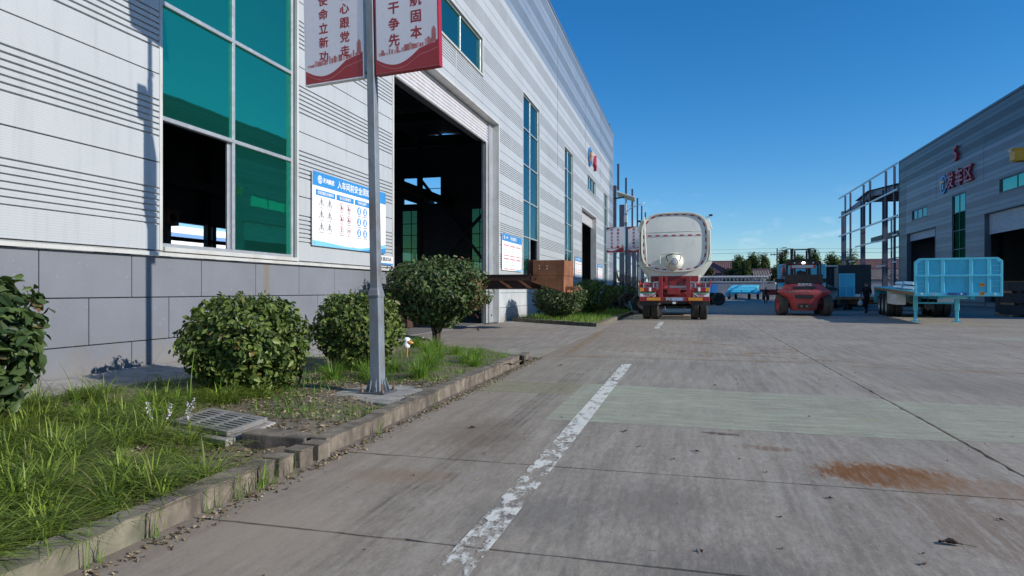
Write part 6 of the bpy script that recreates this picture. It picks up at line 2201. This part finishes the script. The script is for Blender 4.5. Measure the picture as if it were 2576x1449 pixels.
def house(label, x, y, w, d, h, rh, wall, roof, rz=0, gable_front=False, name='house'):
    t = thing(name, label, 'house', (x, y, 0), rz)
    MB().box(-w / 2, w / 2, 0, d, 0, h).build('wall', M[wall], t)
    if gable_front:
        MB().add([(-w / 2, -.3, h), (w / 2, -.3, h), (0, -.3, h + rh), (-w / 2, d, h), (w / 2, d, h), (0, d, h + rh)], [(0, 1, 2), (5, 4, 3)]).build('gable', M[wall], t)
        MB().add([(-w / 2 - .4, -.5, h - .2), (0, -.5, h + rh + .1), (0, d, h + rh + .1), (-w / 2 - .4, d, h - .2), (w / 2 + .4, -.5, h - .2), (w / 2 + .4, d, h - .2)], [(0, 1, 2, 3), (1, 4, 5, 2)]).build('roof', M[roof], t)
    else:
        MB().add([(-w / 2 - .4, -.5, h - .15), (w / 2 + .4, -.5, h - .15), (w / 2 + .4, d / 2, h + rh), (-w / 2 - .4, d / 2, h + rh), (w / 2 + .4, d + .5, h - .15), (-w / 2 - .4, d + .5, h - .15)], [(0, 1, 2, 3), (3, 2, 4, 5)]).build('roof', M[roof], t)
        for k in range(int(w / .45)):
            xx = -w / 2 + k * .45
            MB().bar((xx, -.52, h - .10), (xx, d / 2, h + rh + .06), .09, .06).build('tile_row', M[roof], t)
        MB().box(-w / 2 - .4, w / 2 + .4, d / 2 - .15, d / 2 + .15, h + rh, h + rh + .3).build('ridge', M['plumwall'], t)
    return t


house('purple gable-fronted house beside the tanker', 1.6, 150, 15, 14, 5.0, 4.0, 'plumwall', 'rooftile', 0, True)
house('red tiled roof house behind the purple gable', 9.5, 165, 13, 9, 6.2, 2.0, 'farwall', 'rooftile')
house('long low house with brown tiled roof behind the boundary wall', 27, 128, 30, 9, 3.3, 1.7, 'farwall', 'roofbrown')
house('house with pale red roof right of the forklift', 40, 150, 18, 9, 6.0, 1.6, 'farwall', 'rooftile')


def tree(label, x, y, h, r, seed, mat='treeleaf', n=3600, leaf=.42, name='far_tree', base=.25, cat='tree'):
    t = thing(name, label, cat, (x, y, 0), 0, 'trees beyond the yard wall')
    rng = np.random.default_rng(seed)
    P = []
    for k in range(9):
        a, zc = rng.uniform(0, 2 * PI), rng.uniform(base + .12, .93) * h
        rr = r * rng.uniform(.1, .65) * (1.1 - (zc / h) * .8)
        c = np.array([rr * math.cos(a), rr * math.sin(a), zc])
        s = r * rng.uniform(.3, .5)
        P.append(c + rng.normal(0, s * .48, (n // 9, 3)).clip(-s, s) * np.array([1, 1, 1.25]))
    P = np.concatenate(P)
    P = P[P[:, 2] > base * h * .7]
    nr = P - np.array([0, 0, h * .5]) + rng.normal(0, r * .5, P.shape)
    v, f = leaf_cloud(P, nr, leaf * rng.uniform(.6, 1.2, len(P)), rng, .6, six=False)
    np_mesh('crown', v, f, M[mat], t)
    m = MB().tube([(0, 0, 0), (.05, 0, h * .35), (0, .05, h * .8)], [.16, .12, .04], 7)
    for k in range(4):
        a = k * 1.7
        m.tube([(0, 0, h * (.3 + .1 * k)), (r * .5 * math.cos(a), r * .5 * math.sin(a), h * (.5 + .1 * k))], [.06, .02], 5)
    m.build('trunk', M['bark'], t)
    return t


tx = [(9.8, 'far left'), (12.4, 'left'), (15.0, 'just left of the utility pole'), (18.2, 'just right of the utility pole'), (21.0, 'right'), (24.2, 'tallest clump'), (27.2, 'beside the cyan board'), (30.6, 'behind the cyan board')]
tl = ['leftmost leafy tree behind the balustrade wall', 'second leafy tree from the left behind the balustrade wall', 'pointed tree just left of the utility pole', 'pointed tree just right of the utility pole', 'low tree between the two taller clumps behind the tiled roof', 'tall dark tree above the long tiled roof', 'pale tree left of the cyan front board', 'tree mostly hidden by the cyan front board']
for k, (x, _) in enumerate(tx):
    tree(tl[k], x, 140 + (k % 3) * 2, [8.0, 8.4, 9.0, 9.2, 8.0, 9.2, 8.6, 8.4][k], [2.5, 2.4, 2.1, 2.2, 2.4, 2.5, 2.6, 2.5][k], 40 + k)
for k, (x, y, h, r, l) in enumerate(((3.2, 122, 5.6, 2.2, 'dark hedge bush behind the balustrade next to the tanker'), (6.8, 122.5, 5.2, 2.2, 'second dark hedge bush behind the balustrade'), (9.6, 122, 6.2, 2.2, 'tallest dark hedge bush behind the balustrade'), (14.6, 121.5, 4.8, 2.2, 'round dark bush at the end of the balustrade wall'), (0.2, 122, 5.2, 2.2, 'dark hedge bush hidden behind the tanker'))):
    tree(l, x, y, h, r, 60 + k, 'hedge', 2600, .4, 'hedge_bush', .1, 'bush')
up_ = thing('utility_pole', 'wooden utility pole with one cross-arm above the far trees', 'utility pole', (16.3, 135, 0))
MB().tube([(0, 0, 0), (0, 0, 9.3)], [.17, .11], 8).build('pole', M['bark'], up_)
MB().box(-1.2, 1.2, -.08, .08, 8.0, 8.16).build('cross_arm', M['bark'], up_)
for x in (-1.1, -.5, .5, 1.1):
    MB().tube([(x, 0, 7.8), (x, 0, 8.5)], .05, 6).build('insulator', M['farwall'], up_)
for k, (x, z) in enumerate(((-1.1, 8.5), (1.1, 8.5), (0, 9.25))):
    w = MB()
    pts_ = [(16.3 + x - 60 + 12 * q, 135 + (q - 5) * 1.0, z + .012 * (abs(q - 5) - 2.5) ** 2 - .08) for q in range(0, 14)]
    pts_ = [(16.3 + x + (q - 5) * 12, 135 + (q - 5) * 1.0, z - .25 * math.sin(PI * ((q - 5) % 5) / 5)) for q in range(0, 16)]
    w.tube(pts_, .022, 4)
    tag(w.build('power_line', M['pole2']), ['lower left power line over the far trees', 'lower right power line over the far trees', 'topmost power line over the far trees'][k], 'power line')
gp = thing('gate_post', 'thin pale steel gate posts with a round lamp at the boundary wall', 'gate post', (11.6, 116.5, 0))
for x in (0, .3, 2.0):
    MB().box(x - .05, x + .05, -.05, .05, 0, 3.1).build('post', M['galv'], gp)
MB().lathe([(0, -.25), (.2, -.15), (.25, 0), (.2, .15), (0, .25)], 'z', (2.15, 0, 2.3), 10).build('lamp', M['trim'], gp, smooth=True)
MB().box(0, 2.0, -.03, .03, 2.6, 2.7).build('bar', M['galv'], gp)

# ================================================================== PEOPLE
def person(label, x, y, rz, pose, height=1.6):
    t = thing('person', label, 'person', (x, y, 0), rz)
    s = height / 1.75
    J_ = pose
    names = list(J_)
    ed = [('pelvis', 'chest'), ('chest', 'neck'), ('neck', 'head'), ('head', 'crown')]
    for q in 'LR':
        ed += [('chest', 'sh' + q), ('sh' + q, 'el' + q), ('el' + q, 'wr' + q), ('wr' + q, 'ha' + q), ('pelvis', 'hip' + q)]
        if 'kn' + q in J_:
            ed += [('hip' + q, 'kn' + q), ('kn' + q, 'an' + q), ('an' + q, 'to' + q)]
    rad = dict(pelvis=(.16, .11), chest=(.165, .11), neck=(.055, .055), head=(.085, .095), crown=(.06, .07), sh=(.07, .07), el=(.047, .047), wr=(.033, .033), ha=(.03, .04), hip=(.10, .10), kn=(.068, .068), an=(.05, .05), to=(.04, .035))
    me = bpy.data.meshes.new('body')
    ix = {n_: i for i, n_ in enumerate(names)}
    me.from_pydata([tuple(c * s for c in J_[n_]) for n_ in names], [(ix[a], ix[b]) for a, b in ed if a in ix and b in ix], [])
    o = bpy.data.objects.new('tmp', me)
    COL.objects.link(o)
    sk = o.modifiers.new('skin', 'SKIN')
    for i, n_ in enumerate(names):
        r_ = rad[n_ if n_ in rad else n_[:-1]]
        me.skin_vertices[0].data[i].radius = (r_[0] * s, r_[1] * s)
        me.skin_vertices[0].data[i].use_root = n_ == 'pelvis'
    o.modifiers.new('sub', 'SUBSURF').levels = 2
    dg = bpy.context.evaluated_depsgraph_get()
    bm_ = bpy.data.meshes.new_from_object(o.evaluated_get(dg))
    bpy.data.objects.remove(o)
    for mt in ('cloth', 'skin', 'hair', 'black'):
        bm_.materials.append(M[mt])
    hz = Vector(J_['head']) * s
    for p in bm_.polygons:
        c = p.center
        k = 0
        if (c - hz).length < .17 * s and c.z > (J_['neck'][2]) * s:
            k = 1 if c.y < hz.y - .02 and c.z < hz.z + .07 * s and rz_face(t) else 2
            if c.z < hz.z - .03 * s:
                k = 1
        for q in 'LR':
            if (c - Vector(J_['el' + q]) * s).length < .05 * s or (c - Vector(J_['wr' + q]) * s).length < .16 * s:
                k = 1
            if 'an' + q in J_ and c.z < .10 * s:
                k = 3
        p.material_index = k
    bm_.shade_smooth()
    link(bm_, 'body', None, t)
    m = MB()
    for q in 'LR':
        wv, hv = Vector(J_['wr' + q]) * s, Vector(J_['ha' + q]) * s
        d = (hv - wv).normalized()
        sd = d.cross(Vector((1, 0, .01))).normalized()
        for f_ in range(4):
            b0 = hv + sd * (f_ - 1.5) * .019 * s
            L = (.075, .085, .08, .06)[f_] * s
            m.tube([b0, b0 + d * L * .55, b0 + d * L * .9 + Vector((-.02 if q == 'R' else .02, 0, 0)) * s], [.009 * s, .008 * s, .006 * s], 6)
        b0 = wv + d * .03 * s + sd * -.03 * s
        m.tube([b0, b0 - sd * .03 * s + d * .03 * s, b0 - sd * .035 * s + d * .06 * s], [.011 * s, .009 * s, .007 * s], 6)
    m.build('fingers', M['skin'], t, smooth=True)
    e_ = MB()
    for q in (-1, 1):
        e_.lathe([(0, -.012), (.022, -.008), (.03, 0), (.02, .01), (0, .012)], 'x', (hz.x + q * .085 * s, hz.y, hz.z - .01), 8)
    e_.build('ears', M['skin'], t, smooth=True)
    f_ = MB().tube([(hz.x, hz.y - .085 * s, hz.z + .02), (hz.x, hz.y - .12 * s, hz.z - .03 * s), (hz.x, hz.y - .09 * s, hz.z - .04 * s)], [.008, .014, .01], 6)
    f_.build('nose', M['skin'], t, smooth=True)
    for q in (-1, 1):
        MB().lathe([(0, -.006), (.010, 0), (0, .006)], 'y', (hz.x + q * .035 * s, hz.y - .088 * s, hz.z + .015), 8).build('eye', M['hair'], t)
    MB().box(hz.x - .025, hz.x + .025, hz.y - .094 * s, hz.y - .086 * s, hz.z - .065 * s, hz.z - .058 * s).build('mouth', M['inkred'], t)
    return t


def rz_face(t):
    return True


STAND = dict(pelvis=(0, 0, .95), chest=(0, .0, 1.30), neck=(0, .0, 1.49), head=(0, -.01, 1.62), crown=(0, .0, 1.71),
             shL=(.19, 0, 1.42), elL=(.27, .03, 1.14), wrL=(.27, -.05, .90), haL=(.265, -.06, .84), shR=(-.19, 0, 1.42), elR=(-.27, .03, 1.14), wrR=(-.28, -.04, .90), haR=(-.28, -.05, .84),
             hipL=(.10, 0, .90), knL=(.11, -.05, .50), anL=(.11, .05, .09), toL=(.12, -.12, .05), hipR=(-.10, 0, .90), knR=(-.11, -.10, .50), anR=(-.11, -.08, .09), toR=(-.12, -.25, .05))
walk = dict(STAND)
walk.update(knL=(.10, -.02, .50), anL=(.09, .22, .13), toL=(.09, .10, .05), knR=(-.10, -.12, .50), anR=(-.10, -.16, .09), toR=(-.11, -.34, .05), elR=(-.32, -.04, 1.18), wrR=(-.36, -.22, 1.02), haR=(-.37, -.28, 1.00), wrL=(.30, -.02, .88), haL=(.30, -.03, .82), head=(-.02, -.02, 1.62))
p1_ = person('man in black clothes walking away with a white carrier bag', 8.37, 35.55, R(180 + 20), walk, 1.60)
bgm = thing('carrier_bag', 'white plastic carrier bag hanging from the walking man\'s hand', 'bag', (8.37, 35.55, 0), R(200))
MB().lathe([(0, .40), (.07, .41), (.11, .46), (.115, .54), (.08, .62), (.04, .68), (.015, .70)], 'z', (.285, -.03, 0), 14).build('bag', M['bag'], bgm, smooth=True)
MB().tube([(.25, -.03, .69), (.265, -.03, .75), (.285, -.03, .755), (.30, -.03, .75), (.32, -.03, .69)], .008, 5).build('handles', M['bag'], bgm)
person('distant person in dark clothes walking in the shade left of the forklift', 6.43, 61.0, R(0), STAND, 1.50)
sit = dict(pelvis=(0, 0, .42), chest=(0, .02, .78), neck=(0, .0, .96), head=(0, -.02, 1.08), crown=(0, -.02, 1.17), shL=(.19, .02, .88), elL=(.25, -.1, .63), wrL=(.16, -.34, .66), haL=(.14, -.40, .68), shR=(-.19, .02, .88), elR=(-.25, -.1, .63), wrR=(-.16, -.34, .66), haR=(-.14, -.40, .68),
           hipL=(.10, -.02, .40), knL=(.13, -.46, .45), anL=(.13, -.50, .06), toL=(.13, -.64, .03), hipR=(-.10, -.02, .40), knR=(-.13, -.46, .45), anR=(-.13, -.50, .06), toR=(-.13, -.64, .03))
dv = person('driver in dark clothes sitting in the forklift cab', 5.02 + .05, 32.1 + 1.42, R(180 - 6), sit, 1.7)
dv.location.z = .98
